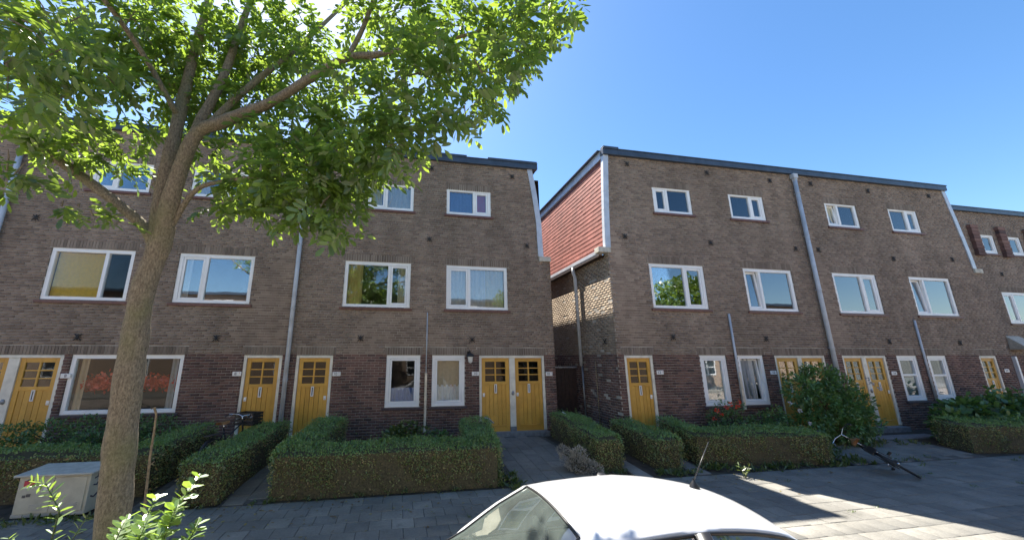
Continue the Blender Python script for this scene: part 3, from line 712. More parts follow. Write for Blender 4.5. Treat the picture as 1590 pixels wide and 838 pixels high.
# gable sides: trims, corbels, tiles
def gable_trim(h, edge, Y, s, z0=5.42, z1=TOP):
    """pale zinc strip folded round the flared edge; s = outward direction in x"""
    zs = list(np.linspace(z0, z1, 9)); m_ = MB(); w_ = .135
    V = []
    for z in zs:
        x = edge(z); V += [(x-s*w_, Y-.028, z), (x+s*.035, Y-.028, z), (x+s*.035, Y+.10, z), (x-s*w_, Y+.0, z)]
    F = []
    for i in range(len(zs)-1):
        for k in range(4): F.append((i*4+k, i*4+(k+1) % 4, (i+1)*4+(k+1) % 4, (i+1)*4+k))
    F += [(0, 3, 2, 1), tuple(len(V)-4+k for k in range(4))]
    m_.poly(V, F, 'trim'); m_.build('gable_trim', h)
    for z in (6.6, 7.2):
        m_ = MB(); x = edge(z); m_.box(x-w_-.004 if s > 0 else x-.04, x+.04 if s > 0 else x+w_+.004, Y-.032, Y+.02, z-.008, z+.008, 'zinc'); m_.build('trim_seam', h)
    m_ = MB(); x = edge(5.31); a, c = sorted((x-s*.12, x+s*.26)); m_.box(a, c, Y-.05, Y+.2, 5.26, 5.42, 'stone'); m_.build('corbel_stone', h, bevel=.012)
gable_trim(h10, gl, LY, 1); gable_trim(h12, rl, RY, -1); gable_trim(h14, rr, RY, 1)
def tile_slope(h, X0, X1, s, Y0, Y1, single):
    """hung tiles on the steep side, s = the way it faces"""
    zs0, zs1 = 5.40, 8.30; rows = 20; tw = .22
    rh = (zs1-zs0)/rows; V = []; mi = []; n = 0
    m_ = MB(); m_.poly([(X0, Y0, zs0), (X0, Y1, zs0), (X1, Y1, zs1), (X1, Y0, zs1)], [(0, 1, 2, 3)], 'mortar'); m_.build('gable_boarding', h)
    cand = []
    for r in range(rows):
        z0 = zs0+rh*r-.03; z1 = z0+rh+.05
        f0 = (z0-zs0)/(zs1-zs0); f1 = (z1-zs0)/(zs1-zs0)
        xa = X0+(X1-X0)*f0+s*.022; xb = X0+(X1-X0)*f1+s*.006
        y = Y0+.02-(tw/2 if r % 2 else 0)
        while y < Y1:
            a, c = max(y, Y0+.02), min(y+tw-.004, Y1)
            if c-a > .03:
                j = rng.normal(0, .0012)
                cand.append(((a-0)**2, [(xa+j, a, z0), (xa+j, c, z0), (xb, c, z1), (xb, a, z1), (xa+j-s*.022, a, z0), (xa+j-s*.022, c, z0), (xb-s*.012, c, z1), (xb-s*.012, a, z1)], c-a > tw-.006))
            y += tw
    FT = [(0, 1, 2, 3), (4, 5, 1, 0), (5, 6, 2, 1), (7, 4, 0, 3)]
    k = 0; B_ = MB(); uni = None
    cand.sort(key=lambda q_: q_[0])
    for d, vs, full_ in cand:
        if k < single and full_:
            c0 = Vector(vs[0])
            if uni is None:
                t_ = MB(); t_.poly([Vector(p)-c0 for p in vs], FT, 'tile_red'); o = t_.build('roof_tile'); uni = o.data; bpy.data.objects.remove(o)
            o = link('roof_tile', uni, h); o.location = c0-h.location; k += 1
        else: B_.poly(vs, FT, 'tile_red')
    tag(B_.build('roof_tiles', h), kind='stuff')
tile_slope(h12, 5.78, 5.99, -1, RY+.10, RY+8, 290)
tile_slope(h10, 4.40, 4.14, 1, LY+.10, LY+8, 0)
for (h, x, y0, y1, z) in ((h12, 5.955, RY-.10, RY+8, TOP), (h10, 4.06, LY-.10, LY+8, TOP)):
    m_ = MB(); s = -1 if h is h12 else 1
    m_.box(x-.10 if s > 0 else x-.02, x+.02 if s > 0 else x+.1, y0+.2, y1, z-.09, z+.17, 'trim' ); m_.box(x-.12, x+.12, y0+.19, y1, z+.172, z+.2, 'fascia'); m_.build('verge', h)
# gutter along the alley eave, its downpipe
m_ = MB(); prof = [(.0, .12), (-.14, .12), (-.14, .02), (-.11, -.03), (-.02, -.03)]
V = []
for y in (RY+.2, RY+8): V += [(5.80+a, y, 5.28+b_) for a, b_ in prof]
n = len(prof); m_.poly(V, [(k, k+1, n+k+1, n+k) for k in range(n-1)] + [tuple(range(n))], 'trim'); m_.box(5.66, 5.84, RY+.2, RY+8, 5.20, 5.245, 'gate')
gut = m_.build('gutter', h12)
pipe(h12, [(5.70, 11.12, 5.27), (5.70, 11.12, 5.1), (5.75, 11.12, 4.95), (5.755, 11.12, 2.05)], .055, 'zinc', 'downpipe', brackets=()); 
pipe(h12, [(5.80, 11.14, 2.05), (5.80, 11.14, .2)], .028, 'grey_metal', 'downpipe')
pipe(h12, [(5.82, 10.35, 2.2), (5.82, 10.35, .2)], .012, 'drystem', 'cable')
brick_wall(h12, sidew(RX0, -1), 's', 0.0, 5.25, lambda z: (RY+.01, RY+8), [], [], lambda z: 'plinth_brick' if z < ZG else 'sunlit_gable_brick', single=40, rec=.002)
anchor_side = MB()
for a in (45, 135): anchor_side.tube([(RX0-.02, 9.75-math.cos(R_(a))*.1, 2.75-math.sin(R_(a))*.1), (RX0-.02, 9.75+math.cos(R_(a))*.1, 2.75+math.sin(R_(a))*.1)], .012, 'iron', 6)
anchor_side.build('wall_anchor', h12)
def mass(h, x0, x1, Y, dep, zt=TOP):
    m_ = MB(); m_.poly([(x0,Y+.26,0),(x1,Y+.26,0),(x1,Y+dep,0),(x0,Y+dep,0),(x0,Y+.26,zt),(x1,Y+.26,zt),(x1,Y+dep,zt),(x0,Y+dep,zt)], [(1,2,6,5),(2,3,7,6),(3,0,4,7)], 'brick'); m_.build('rear_wall', h)
mass(h6, -17.2, XL, LY, 8); mass(h8, XL, XP, LY, 8); mass(h12, RX0+.03, RXP, RY, 8, 5.2); mass(h14, RXP, RX1, RY, 8, 5.2)
m_ = MB(); m_.box(XP, XR-.02, LY+.27, LY+8, 0, 5.25, 'brick'); 
m_ = MB(); m_.poly([(XR,LY+.01,0),(XR,LY+8,0),(XR,LY+8,5.3),(XR,LY+.01,5.3),(4.40,LY+.05,5.4),(4.40,LY+8,5.4)], [(0,1,2,3),(3,2,5,4)], 'plinth_brick'); m_.poly([(XR,LY+8,0),(XP,LY+8,0),(XP,LY+8,TOP),(4.14,LY+8,TOP),(4.4,LY+8,5.4)], [(0,1,2,3,4)], 'brick'); m_.build('rear_wall', h10)
m_ = MB(); m_.box(-2.6, 4.12, 12.9, 18.4, TOP+.15, 9.68, 'brick'); m_.box(-2.65, 4.17, 12.85, 18.45, 9.682, 9.78, 'fascia'); m_.build('unseen_shade_box', h10)  # unseen raised box, added to cast the shadow line on the alley wall
m_ = MB(); m_.poly([(RX1,RY+.01,0),(RX1,LY,0),(RX1,LY,5.3),(RX1,RY+.01,5.3),(20.3,RY+.05,5.4),(20.3,RY+8,5.4),(19.98,RY+8,8.4),(19.98,RY+.05,8.4)], [(0,1,2,3),(4,5,6,7)], 'brick'); m_.build('side_wall', h14)
# --- house beyond, set back again ---
UW = [(24.08, 24.87, 6.58, 7.46), (25.67, 26.46, 6.58, 7.46), (28.3, 29.1, 6.58, 7.46)]
FW = [(24.23, 26.05, 3.65, 4.94), (27.4, 29.2, 3.65, 4.94), (25.6, 26.5, zGs, ZG)]
h16 = build_house('h16', 'set back brick house at the right edge with small windows between dark piers', RX1-.05, 34, LY, UW+FW, [(29.6, 30.6)], lambda z: (RX1-.05, 34), 27, single=60, anchors=[(22.9, 7.9), (24.6, 5.7)])
for q_ in UW: window(h16, LY, *q_, None, [0], [('curtain', .6, 1, 0, 1, 'white')])
window(h16, LY, *FW[0], .36, [0], [('curtain', 0, .2, 0, 1, 'white')]); window(h16, LY, *FW[1], .6, [1]); window(h16, LY, *FW[2])
door_unit(h16, LY, 29.6, 30.6, 1, 'l')
m_ = MB(); m_.box(23.34, 23.44, LY-.2, LY-.1, .9, 2.36, 'white'); m_.build('porch_post', h16, bevel=.01)
for xa in (23.45, 25.05, 26.75):
    m_ = MB()
    for k in range(9): m_.box(xa+(.02 if k % 2 else 0), xa+.42-(.02 if k % 2 else 0), LY-.12, LY-.003, 6.45+k*.15, 6.45+k*.15+.135, 'plinth_brick')
    m_.build('brick_pier', h16)
m_ = MB(); m_.poly([(23.65,LY-.40,2.62),(24.4,LY-.40,2.62),(24.4,LY-.004,2.62),(23.65,LY-.004,2.62),(23.65,LY-.40,2.72),(24.4,LY-.40,2.72),(24.4,LY-.004,3.15),(23.65,LY-.004,3.15)], [(0,3,2,1),(4,5,6,7),(0,1,5,4),(1,2,6,5),(3,0,4,7)], 'stone'); m_.build('porch_canopy', h16, bevel=.02)
mass(h16, RX1, 34, LY, 8)

# ------------------------------------------------------------------ alley gate
gt = thing('alley_gate', (5.2, 11.4, .2), 'dark brown board gate closing the alley between the two blocks', 'gate')
n = 8; w_ = (5.70-4.63)/n
for k in range(n):
    m_ = MB(); m_.box(4.63+w_*k+.004, 4.63+w_*(k+1)-.004, 11.40+rng.uniform(0, .006), 11.425, .24, 1.97, 'gate'); m_.build('board', gt, bevel=.004)
m_ = MB(); m_.box(4.62, 5.72, 11.43, 11.48, .5, .6, 'gate'); m_.box(4.62, 5.72, 11.43, 11.48, 1.6, 1.7, 'gate'); m_.build('ledge', gt)
m_ = MB(); m_.box(4.62, 5.72, 11.38, 11.45, 1.985, 2.03, 'grey_metal'); m_.build('top_rail', gt)
for k in range(14):
    m_ = MB(); x = 4.68+k*.077; m_.tube([(x, 11.41, 2.03), (x, 11.41, 2.17)], [.01, .004], 'iron', 5); m_.build('spike', gt)

# ------------------------------------------------------------------ foliage helpers
LEAF = np.array([(0,0,0),(.34,.27,.03),(.42,.72,.02),(0,1,-.03),(-.42,.72,.02),(-.34,.27,.03)], np.float32)   # folded along the midrib, unit length
LEAF[:, 0] *= 1.0
LF = np.array([(0,1,2,3),(0,3,4,5)], np.int32)
def frames(d, up):
    """rotation matrices whose y is d and z roughly up"""
    d = d/np.linalg.norm(d, axis=1, keepdims=True); x = np.cross(d, up); x /= np.linalg.norm(x, axis=1, keepdims=True)+1e-9
    z = np.cross(x, d); return np.stack([x, d, z], axis=2)
def leaves(P_, D, U, Ls, wid=.5):
    n = len(P_); Rm = frames(D, U); T_ = LEAF*np.array([wid, 1, 1], np.float32)
    V = np.einsum('nij,kj->nki', Rm, T_)*np.asarray(Ls)[:, None, None]+P_[:, None, :]
    F = (LF[None]+np.arange(n)[:, None, None]*6).reshape(-1, 4)
    return V.reshape(-1, 3), F
def rdir(n, zb=0.): 
    v_ = rng.normal(size=(n, 3)); v_[:, 2] += zb; return v_/np.linalg.norm(v_, axis=1, keepdims=True)

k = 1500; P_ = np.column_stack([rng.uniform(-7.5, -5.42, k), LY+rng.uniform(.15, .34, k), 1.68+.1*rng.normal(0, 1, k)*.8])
V, F = leaves(P_, rdir(k, .3), rdir(k), rng.uniform(.05, .10, k), .8); tag(npmesh('red_reflection', V, F, ['petal_red'], parent=bw_), kind='stuff')  # petals painting the red reflection in the wide window
# ------------------------------------------------------------------ clipped hedges
HG = 'clipped hedges round the front gardens'
def hedge(label, segs, h, dens=2300, leaf=.03, name='clipped_hedge'):
    """segs: quads ((x,y) front-left, front-right, back-right, back-left)"""
    cx = np.mean([p[0] for s in segs for p in s]); cyy = np.mean([p[1] for s in segs for p in s])
    root = thing(name, (cx, cyy, gz(cyy)), label, 'hedge', HG)
    V = []; F = []; mi = []; nb = 0; core = MB()
    for q in segs:
        q = [np.array(p, float) for p in q]
        c = sum(q)/4
        inn = [c+(p-c)*(1-.05/np.linalg.norm(p-c)*1.4) for p in q]
        bz = [gz(p[1])-.03 for p in inn]
        vs = [(p[0], p[1], z) for p, z in zip(inn, bz)]+[(p[0], p[1], z+h-.02) for p, z in zip(inn, bz)]
        core.poly(vs, [(4,5,6,7),(0,1,5,4),(1,2,6,5),(2,3,7,6),(3,0,4,7)], 'twig')
        faces = [('t', None)]+[('s', k) for k in range(4)]
        for typ, k in faces:
            if typ == 't': 
                area = abs(np.cross(q[1]-q[0], q[3]-q[0])); n = int(area*dens*1.15); a, b_ = rng.random(n), rng.random(n)
                xy = (q[0][None]*(1-a)[:, None]+q[1][None]*a[:, None])*(1-b_)[:, None]+(q[3][None]*(1-a)[:, None]+q[2][None]*a[:, None])*b_[:, None]
                gzz = np.clip((xy[:, 1]-6.9)/2.3, 0, 1)*.2
                wob = .025*np.sin(xy[:, 0]*3.1+1)+.02*np.sin(xy[:, 1]*4.3)+.012*np.sin(xy[:, 0]*11+xy[:, 1]*7)
                P_ = np.column_stack([xy, gzz+h+wob+np.abs(rng.normal(0, .022, n))*np.where(rng.random(n) < .06, 2.6, .7)]); nrm = np.tile([0, 0, 1.], (n, 1)); mat_ = 0
            else:
                p0, p1 = q[k], q[(k+1) % 4]; L_ = np.linalg.norm(p1-p0); n = int(L_*h*dens); a, b_ = rng.random(n), rng.random(n)**.85
                xy = p0[None]*(1-a)[:, None]+p1[None]*a[:, None]; t2 = (p1-p0)/L_; n2 = np.array([t2[1], -t2[0]])
                bulge = .03*np.sin(a*L_*2.7+k)*np.sin(b_*3)+.02*np.sin(a*L_*7+b_*5)-.05*(1-b_)**2
                xy = xy+n2[None]*(bulge+rng.normal(0, .026, n))[:, None]
                gzz = np.clip((xy[:, 1]-6.9)/2.3, 0, 1)*.2
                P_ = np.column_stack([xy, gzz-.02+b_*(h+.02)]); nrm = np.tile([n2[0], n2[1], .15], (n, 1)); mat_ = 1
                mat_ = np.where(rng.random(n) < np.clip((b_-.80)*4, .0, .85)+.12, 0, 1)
            D = nrm*rng.uniform(.2, .9, (n, 1))+rdir(n, .25)*.9
            Vn, Fn = leaves(P_, D, nrm+rng.normal(0, .5, (n, 3)), rng.uniform(.7, 1.35, n)*leaf, .62)
            V.append(Vn); F.append(Fn+nb); nb += len(Vn); mi.append(np.repeat(np.broadcast_to(mat_, n), 2))
            if typ == 't':                       # stray shoots standing above the clipped top
                ns = int(area*26); js = rng.integers(0, n, ns); hh = rng.uniform(.04, .13, ns)
                for rep in range(6):
                    Pq = P_[js]+np.column_stack([rng.normal(0, .006, ns), rng.normal(0, .006, ns), hh*rep/5])
                    Vn, Fn = leaves(Pq, rdir(ns, .7), rdir(ns, .5), rng.uniform(.7, 1.2, ns)*leaf, .6)
                    V.append(Vn); F.append(Fn+nb); nb += len(Vn); mi.append(np.zeros(2*ns, np.int32))
    core.build('twigs', root)
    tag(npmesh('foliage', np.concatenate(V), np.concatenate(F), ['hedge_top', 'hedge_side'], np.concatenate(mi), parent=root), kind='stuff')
    return root
hedge('long brown-green hedge enclosing the garden in front of the paired ground floor windows', [((-2.05, 7.13), (1.95, 7.13), (1.98, 7.66), (-2.02, 7.66)), ((-2.04, 7.5), (-1.44, 7.5), (-1.18, 9.75), (-1.72, 9.75)), ((1.39, 7.5), (1.97, 7.5), (2.18, 9.1), (1.50, 9.1))], .68)
hedge('short hedge at the alley corner behind the dry grey shrub', [((4.10, 7.48), (4.68, 7.5), (4.86, 10.15), (4.22, 10.15))], .60)
hedge('short hedge in front of the single yellow door beside the alley', [((5.42, 7.30), (5.96, 7.34), (5.88, 8.95), (5.30, 8.95))], .60)
hedge('hedge with one corner below the red roses, left of the fallen bicycle', [((6.42, 7.52), (9.55, 7.14), (9.55, 7.72), (6.45, 8.08)), ((6.45, 7.9), (6.95, 7.85), (7.1, 8.95), (6.6, 8.95))], .61)
hedge('sloping side hedge leading to the yellow door with the black crate', [((-3.36, 7.05), (-2.76, 7.05), (-2.42, 9.6), (-2.98, 9.6))], .65)
hedge('dark hedge behind the tree trunk and beside the cable cabinet', [((-9.3, 7.62), (-4.05, 7.62), (-4.05, 8.15), (-9.3, 8.15)), ((-4.64, 8.0), (-4.07, 8.0), (-3.76, 9.2), (-4.32, 9.2))], .67, 1900)
hedge('dark hedge at the right edge in front of the broad leaved shrubs', [((14.0, 7.30), (18.5, 6.75), (18.5, 7.4), (14.1, 7.95))], .63, 1500)
# loose shrubs -------------------------------------------------------
def shrub(name, label, cat, blobs, mk, n, leaf, wid=.55, group=None, stems=True, flowers=None, droop=.1, gz0=None, spread=1.0):
    c = np.mean([b_[:3] for b_ in blobs], axis=0); g0 = gz(c[1]) if gz0 is None else gz0
    root = thing(name, (c[0], c[1], g0), label, cat, group)
    P_ = []; w_ = np.array([b_[3]**2*b_[4] if len(b_) > 4 else b_[3]**2 for b_ in blobs]); w_ /= w_.sum()
    D = []
    for b_, f in zip(blobs, w_):
        k = int(n*f); d = rdir(k); r = b_[3]*rng.uniform(.45, 1.03, k)[:, None]**.6*(1+.18*np.sin(d[:, :1]*5+b_[0]*3)*np.cos(d[:, 2:]*4))
        p = np.array(b_[:3])+d*r*np.array([1.1, .85, 1.0])*spread; P_.append(p); D.append(d)
    P_ = np.concatenate(P_); D = np.concatenate(D); ok = P_[:, 2] > g0+.02; P_, D = P_[ok], D[ok]; k = len(P_)
    Dl = D+rdir(k)*.8; Dl[:, 2] -= droop
    U = D*.6+np.array([0, 0, 1.])+rng.normal(0, .35, (k, 3))
    V, F = leaves(P_, Dl, U, rng.uniform(.6, 1.25, k)*leaf, wid)
    tag(npmesh('foliage', V, F, [mk], parent=root), kind='stuff')
    m_ = MB()
    for b_ in blobs:
        for j in range(4):
            e = Vector(b_[:3])+Vector(rdir(1)[0])*b_[3]*.7; s0 = Vector((c[0]+rng.normal(0, .06), c[1]+rng.normal(0, .05), g0-.02))
            m_.tube([s0, (s0+e)/2+Vector((0, 0, .1)), e], [.012, .009, .003], 'twig', 5)
    m_.build('stems', root)
    for (fx, fy, fz, fr, fk) in flowers or ():
        k = 14; d = rdir(k, .3); p = np.array((fx, fy, fz))+d*fr*.25
        V, F = leaves(p, d, rdir(k), np.full(k, fr), .8); npmesh('flower', V, F, [fk], parent=root)
    return root
shrub('lilac_bush', 'tall dark green bush with pale blooms half covering the yellow doors', 'bush',
      [(10.6, 8.35, 1.45, .42), (11.3, 8.4, 1.65, .45), (11.9, 8.4, 1.45, .42), (11.0, 8.3, 1.0, .5), (11.8, 8.3, .95, .5), (12.3, 8.35, 1.1, .38), (10.7, 8.3, .65, .42), (11.6, 8.25, .55, .5), (12.35, 8.3, .6, .38), (11.0, 8.4, 1.95, .16), (11.75, 8.4, 1.93, .15)],
      'shrub_leaf', 12500, .08, .6, flowers=[(9.95, 8.2, 1.15, .05, 'petal_white'), (10.1, 8.1, .98, .05, 'petal_white'), (12.45, 8.0, 1.62, .06, 'petal_white'), (12.7, 8.0, 1.5, .05, 'petal_white'), (12.2, 7.9, 1.75, .05, 'petal_white'), (10.2, 8.0, .7, .04, 'petal_white')])
shrub('rose_bush', 'rose bush with red flowers below the first window by the alley block', 'bush',
      [(8.2, 8.75, .72, .22), (8.55, 8.8, .98, .22), (8.75, 8.75, .7, .25), (8.2, 8.7, .42, .25), (9.0, 8.75, 1.05, .12), (9.0, 8.7, .5, .3)], 'shrub_leaf', 2000, .055, .62,
      flowers=[(8.03, 8.6, .76, .055, 'petal_red'), (8.12, 8.58, .98, .06, 'petal_red'), (8.42, 8.58, 1.06, .06, 'petal_red'), (8.56, 8.58, 1.12, .055, 'petal_red'), (8.78, 8.56, 1.17, .065, 'petal_red'), (8.74, 8.56, 1.05, .06, 'petal_red'), (8.22, 8.56, .86, .055, 'petal_red')])
shrub('garden_shrub', 'low dark shrub under the tilted ground floor window', 'shrub', [(9.4, 8.6, .6, .3), (9.85, 8.55, .72, .3), (10.1, 8.55, .5, .3), (9.6, 8.5, .4, .3)], 'shrub_leaf', 2400, .06, .6)
shrub('broad_leaved_shrub', 'broad leaved green shrub below the right hand ground floor windows', 'shrub',
      [(14.9, 8.0, .5, .42), (15.6, 8.1, .75, .48), (16.3, 8.1, .75, .42), (16.9, 8.1, .95, .36), (17.0, 8.0, .7, .5), (15.3, 7.9, .35, .4), (17.8, 8.1, .9, .45), (18.6, 8.2, .8, .4), (16.2, 7.8, .5, .45), (17.2, 8.2, 1.35, .12)], 'fig_leaf', 4200, .15, .75, droop=.5)
shrub('hydrangea', 'low yellow-green hydrangea between hedge and wall under the paired windows', 'shrub', [(-.05, 9.75, .42, .22), (.3, 9.8, .52, .24), (.65, 9.8, .42, .2), (.1, 9.7, .38, .24)], 'lime_leaf', 1300, .085, .7)
shrub('garden_shrub', 'small dark shrub right of the yellow-green hydrangea', 'shrub', [(1.0, 9.85, .38, .14), (1.2, 9.85, .36, .13)], 'shrub_leaf', 420, .07, .6)
shrub('dark_shrub', 'overgrown dark green shrubs below the wide ground floor window', 'shrub',
      [(-8.6, 9.55, .40, .30), (-7.9, 9.6, .6, .38), (-7.2, 9.7, .62, .4), (-6.5, 9.75, .65, .4), (-5.8, 9.8, .66, .4), (-5.2, 9.85, .66, .36), (-7.5, 9.3, .45, .35), (-6.2, 9.4, .45, .4), (-5.0, 9.6, .45, .3), (-7.65, 9.75, .85, .14)], 'shrub_leaf', 9000, .06, .55)
shrub('lavender', 'dry grey lavender beside the path at the end of the short hedge', 'shrub', [(3.62, 7.5, .22, .2), (3.78, 7.42, .16, .18), (3.5, 7.62, .3, .16), (3.7, 7.5, .38, .14), (3.42, 7.7, .42, .1), (3.95, 7.35, .12, .14)], 'dry_leaf', 2600, .06, .22, droop=-.6)

# weeds along the foot of the hedges and in the joints
wp = []
for (x0, x1, y0, y1, n, lf) in ((-2.0, 1.95, 7.02, 7.12, 200, .05), (1.96, 2.35, 6.9, 7.6, 230, .09), (4.1, 4.7, 7.3, 7.46, 160, .06), (5.3, 6.1, 7.05, 7.3, 260, .08), (6.3, 6.9, 7.2, 7.5, 200, .09), (6.9, 9.6, 7.0, 7.25, 420, .08), (9.4, 10.6, 7.0, 8.1, 700, .1), (10.3, 13.8, 7.9, 8.3, 420, .09), (-5.6, -4.3, 6.75, 6.98, 260, .07), (-3.3, -2.7, 6.95, 7.05, 90, .05), (10.9, 12.4, 6.7, 7.4, 120, .05),
                        (-1.5, 6, 4.8, 6.9, 60, .035), (6.5, 13, 5.0, 6.9, 90, .04), (-2.2, -1.9, 6.9, 7.1, 60, .06), (13.6, 18, 6.6, 6.9, 200, .06)):
    k = max(3, n//9); cx, cyy = rng.uniform(x0, x1, k), rng.uniform(y0, y1, k); j = rng.integers(0, k, n)
    x = cx[j]+rng.normal(0, .03, n); y = cyy[j]+rng.normal(0, .03, n); z = np.clip((y-6.9)/2.3, 0, 1)*.2
    wp.append((np.column_stack([x, y, z]), rng.uniform(.6, 1.5, n)*lf))
P_ = np.concatenate([a for a, b_ in wp]); Ls = np.concatenate([b_ for a, b_ in wp]); k = len(P_)
V, F = leaves(P_, rdir(k, 1.1), rdir(k), Ls, .3)
tag(npmesh('weeds', V, F, ['weed_leaf']), kind='stuff')
n = 420; x = np.concatenate([rng.uniform(-4.2, 9.5, 300), rng.normal(-2.2, 1.2, 120)]); y = np.concatenate([7.05-np.abs(rng.normal(0, .45, 300)), rng.normal(5.4, .7, 120)]); z = np.full(n, .008)
V, F = leaves(np.column_stack([x, y, z]), rdir(n)*np.array([1, 1, .12]), np.tile([0, 0, 1.], (n, 1))+rng.normal(0, .25, (n, 3)), rng.uniform(.03, .075, n), .5)
tag(npmesh('fallen_leaves', V, F, ['fallen']), kind='stuff')
# tall weeds with yellow-green leaves beside the sun strip
def leafy_stems(name, label, cat, stems, mk, leaf, wid=.4, per=16, zbase=None, tip=True, smk='weed_leaf'):
    """stems: list of polylines"""
    root = thing(name, stems[0][0], label, cat); m_ = MB(); PP = []; DD = []; LL = []
    for st in stems:
        pts = [Vector(p) for p in st]; m_.tube(pts, [.010*(1-.75*i/(len(pts)-1)) for i in range(len(pts))], smk, 6)
        for i in range(per):
            f = .18+.82*i/per; s_ = f*(len(pts)-1); a = min(int(s_), len(pts)-2); p = pts[a].lerp(pts[a+1], s_-a); d = (pts[a+1]-pts[a]).normalized()
            for sgn in (-1, 1):
                o = d.orthogonal(); o.rotate(Matrix.Rotation(i*2.1+(math.pi if sgn > 0 else 0), 3, d)); v_ = (o+d*.5+Vector((0, 0, .15))).normalized()
                PP.append(p); DD.append(v_); LL.append(leaf*(1.15-.6*f)*rng.uniform(.75, 1.2))
    m_.build('stem', root)
    P_ = np.array([tuple(p) for p in PP]); D = np.array([tuple(p) for p in DD]); k = len(P_)
    # the leaves can be told apart: each its own object
    t_ = MB(); t_.poly([tuple(v_) for v_ in LEAF*np.array([wid, 1, 1])], [tuple(f) for f in LF], mk); o = t_.build('leaf'); me = o.data; bpy.data.objects.remove(o)
    Rm = frames(D, np.tile([0, 0, 1.], (k, 1))+rng.normal(0, .4, (k, 3)))
    if k > 290:
        V, F = leaves(P_[290:], D[290:], np.tile([0, 0, 1.], (k-290, 1)), np.array(LL[290:]), wid); tag(npmesh('foliage', V, F, [mk], parent=root), kind='stuff')
    for i in range(min(k, 290)):
        o = link('leaf', me, root); M = Matrix([list(r) for r in Rm[i]]).to_4x4() @ Matrix.Scale(LL[i], 4); M.translation = Vector(P_[i])-root.location; o.matrix_local = M
    return root
leafy_stems('privet_sapling', 'sunlit sapling with glossy pale leaves in front of the trunk', 'sapling',
            [[(-1.95, 3.95, 0), (-1.98, 3.95, .5), (-1.9, 3.97, .95), (-1.72, 4.0, 1.26)], [(-2.0, 3.9, 0), (-2.12, 3.9, .45), (-2.1, 3.92, .85), (-2.02, 3.95, 1.12)], [(-1.9, 3.9, 0), (-1.80, 3.85, .4), (-1.70, 3.85, .72), (-1.62, 3.85, .92)],
             [(-2.05, 4.0, 0), (-2.25, 4.05, .4), (-2.33, 4.1, .75), (-2.3, 4.1, .92)], [(-1.98, 3.9, 0), (-1.95, 3.85, .5), (-1.83, 3.82, .9), (-1.78, 3.8, 1.08)], [(-1.95, 3.8, 0), (-1.98, 3.7, .4), (-1.9, 3.65, .7), (-1.78, 3.62, .95)], [(-2.0, 3.85, 0), (-2.05, 3.75, .5), (-2.0, 3.72, .8), (-1.93, 3.7, 1.02)], [(-2.0, 3.9, 0), (-2.2, 3.85, .5), (-2.2, 3.8, .8), (-2.15, 3.8, .98)]],
            'sapling_leaf', .155, .62, 28)
leafy_stems('ash_seedling', 'young green seedling arching in front of the cable cabinet', 'seedling',
            [[(-2.9, 4.1, 0), (-2.85, 4.1, .55), (-2.83, 4.1, 1.0), (-2.98, 4.1, 1.22), (-3.1, 4.1, 1.24)], [(-2.85, 4.1, 0), (-2.8, 4.1, .5), (-2.62, 4.12, .95)], [(-2.95, 4.1, 0), (-3.0, 4.1, .5), (-3.12, 4.05, .85)]], 'sapling_leaf', .125, .30, 26)
leafy_stems('yellow_weed', 'pale yellow-green weed beside the strip of sunlight', 'weed', [[(6.78, 6.75, 0), (6.74, 6.75, .16), (6.66, 6.74, .27)], [(6.82, 6.75, 0), (6.87, 6.74, .14), (6.95, 6.74, .23)], [(6.8, 6.74, 0), (6.81, 6.73, .22)]], 'lime_leaf', .11, .35, 4)
st = thing('dead_stalk', (-3.38, 6.4, 0), 'dry brown dead stalk with a bent tip standing right of the trunk', 'stalk')
m_ = MB(); pts = [(-3.38, 6.4, 0), (-3.42, 6.4, .45), (-3.45, 6.4, .9), (-3.46, 6.4, 1.3), (-3.47, 6.4, 1.48), (-3.50, 6.38, 1.58), (-3.53, 6.36, 1.56)]
m_.tube(pts, [.02, .018, .016, .013, .014, .018, .008], 'drystem', 7); m_.build('stem', st)
m_ = MB()
for z, a in ((.3, .5), (.42, 2.4), (.62, 4), (.8, 1), (1.02, 3), (1.2, 5)): m_.tube([(-3.41-.03*z/1.2, 6.4, z), (-3.41-.03*z/1.2+.05*math.cos(a), 6.4+.04*math.sin(a), z+.04)], [.007, .004], 'drystem', 5)
m_.build('side_shoots', st)

# ------------------------------------------------------------------ the street tree
tree = thing('ash_tree', (-2.66, 4.6, 0), 'leafy street tree with a thick brown trunk overhanging the street on the left', 'tree')
def limb(name, pts, rad, n=12, sub=6, rough=.05):
    P0 = [Vector(p) for p in pts]; Q_ = []; Rr = []
    for i in range(len(P0)-1):
        p0, p1, p2, p3 = P0[max(i-1, 0)], P0[i], P0[i+1], P0[min(i+2, len(P0)-1)]
        for k in range(sub):
            t_ = k/sub
            Q_.append(.5*((2*p1)+(p2-p0)*t_+(2*p0-5*p1+4*p2-p3)*t_*t_+(3*p1-p0-3*p2+p3)*t_**3)); Rr.append(rad[i]*(1-t_)+rad[i+1]*t_)
    Q_.append(P0[-1]); Rr.append(rad[-1])
    m_ = MB(); m_.tube(Q_, Rr, 'bark', n)
    V = []
    for v_ in m_.v:
        v_ = Vector(v_); k = noise.noise(v_*3.1)*rough+noise.noise(v_*9)*rough*.4
        i = min(range(len(Q_)), key=lambda a: (Q_[a]-v_).length_squared); V.append(v_+(v_-Q_[i])*k*3)
    m_.v = [tuple(v_) for v_ in V]
    return m_.build(name, tree, smooth=True)
limb('trunk', [(-2.60, 4.6, -.05), (-2.64, 4.6, .25), (-2.69, 4.6, .6), (-2.78, 4.6, 1.5), (-2.83, 4.6, 2.4), (-2.85, 4.6, 3.0), (-2.78, 4.6, 3.55), (-2.74, 4.6, 3.8)], [.19, .16, .142, .132, .122, .112, .11, .088], 18, 8)
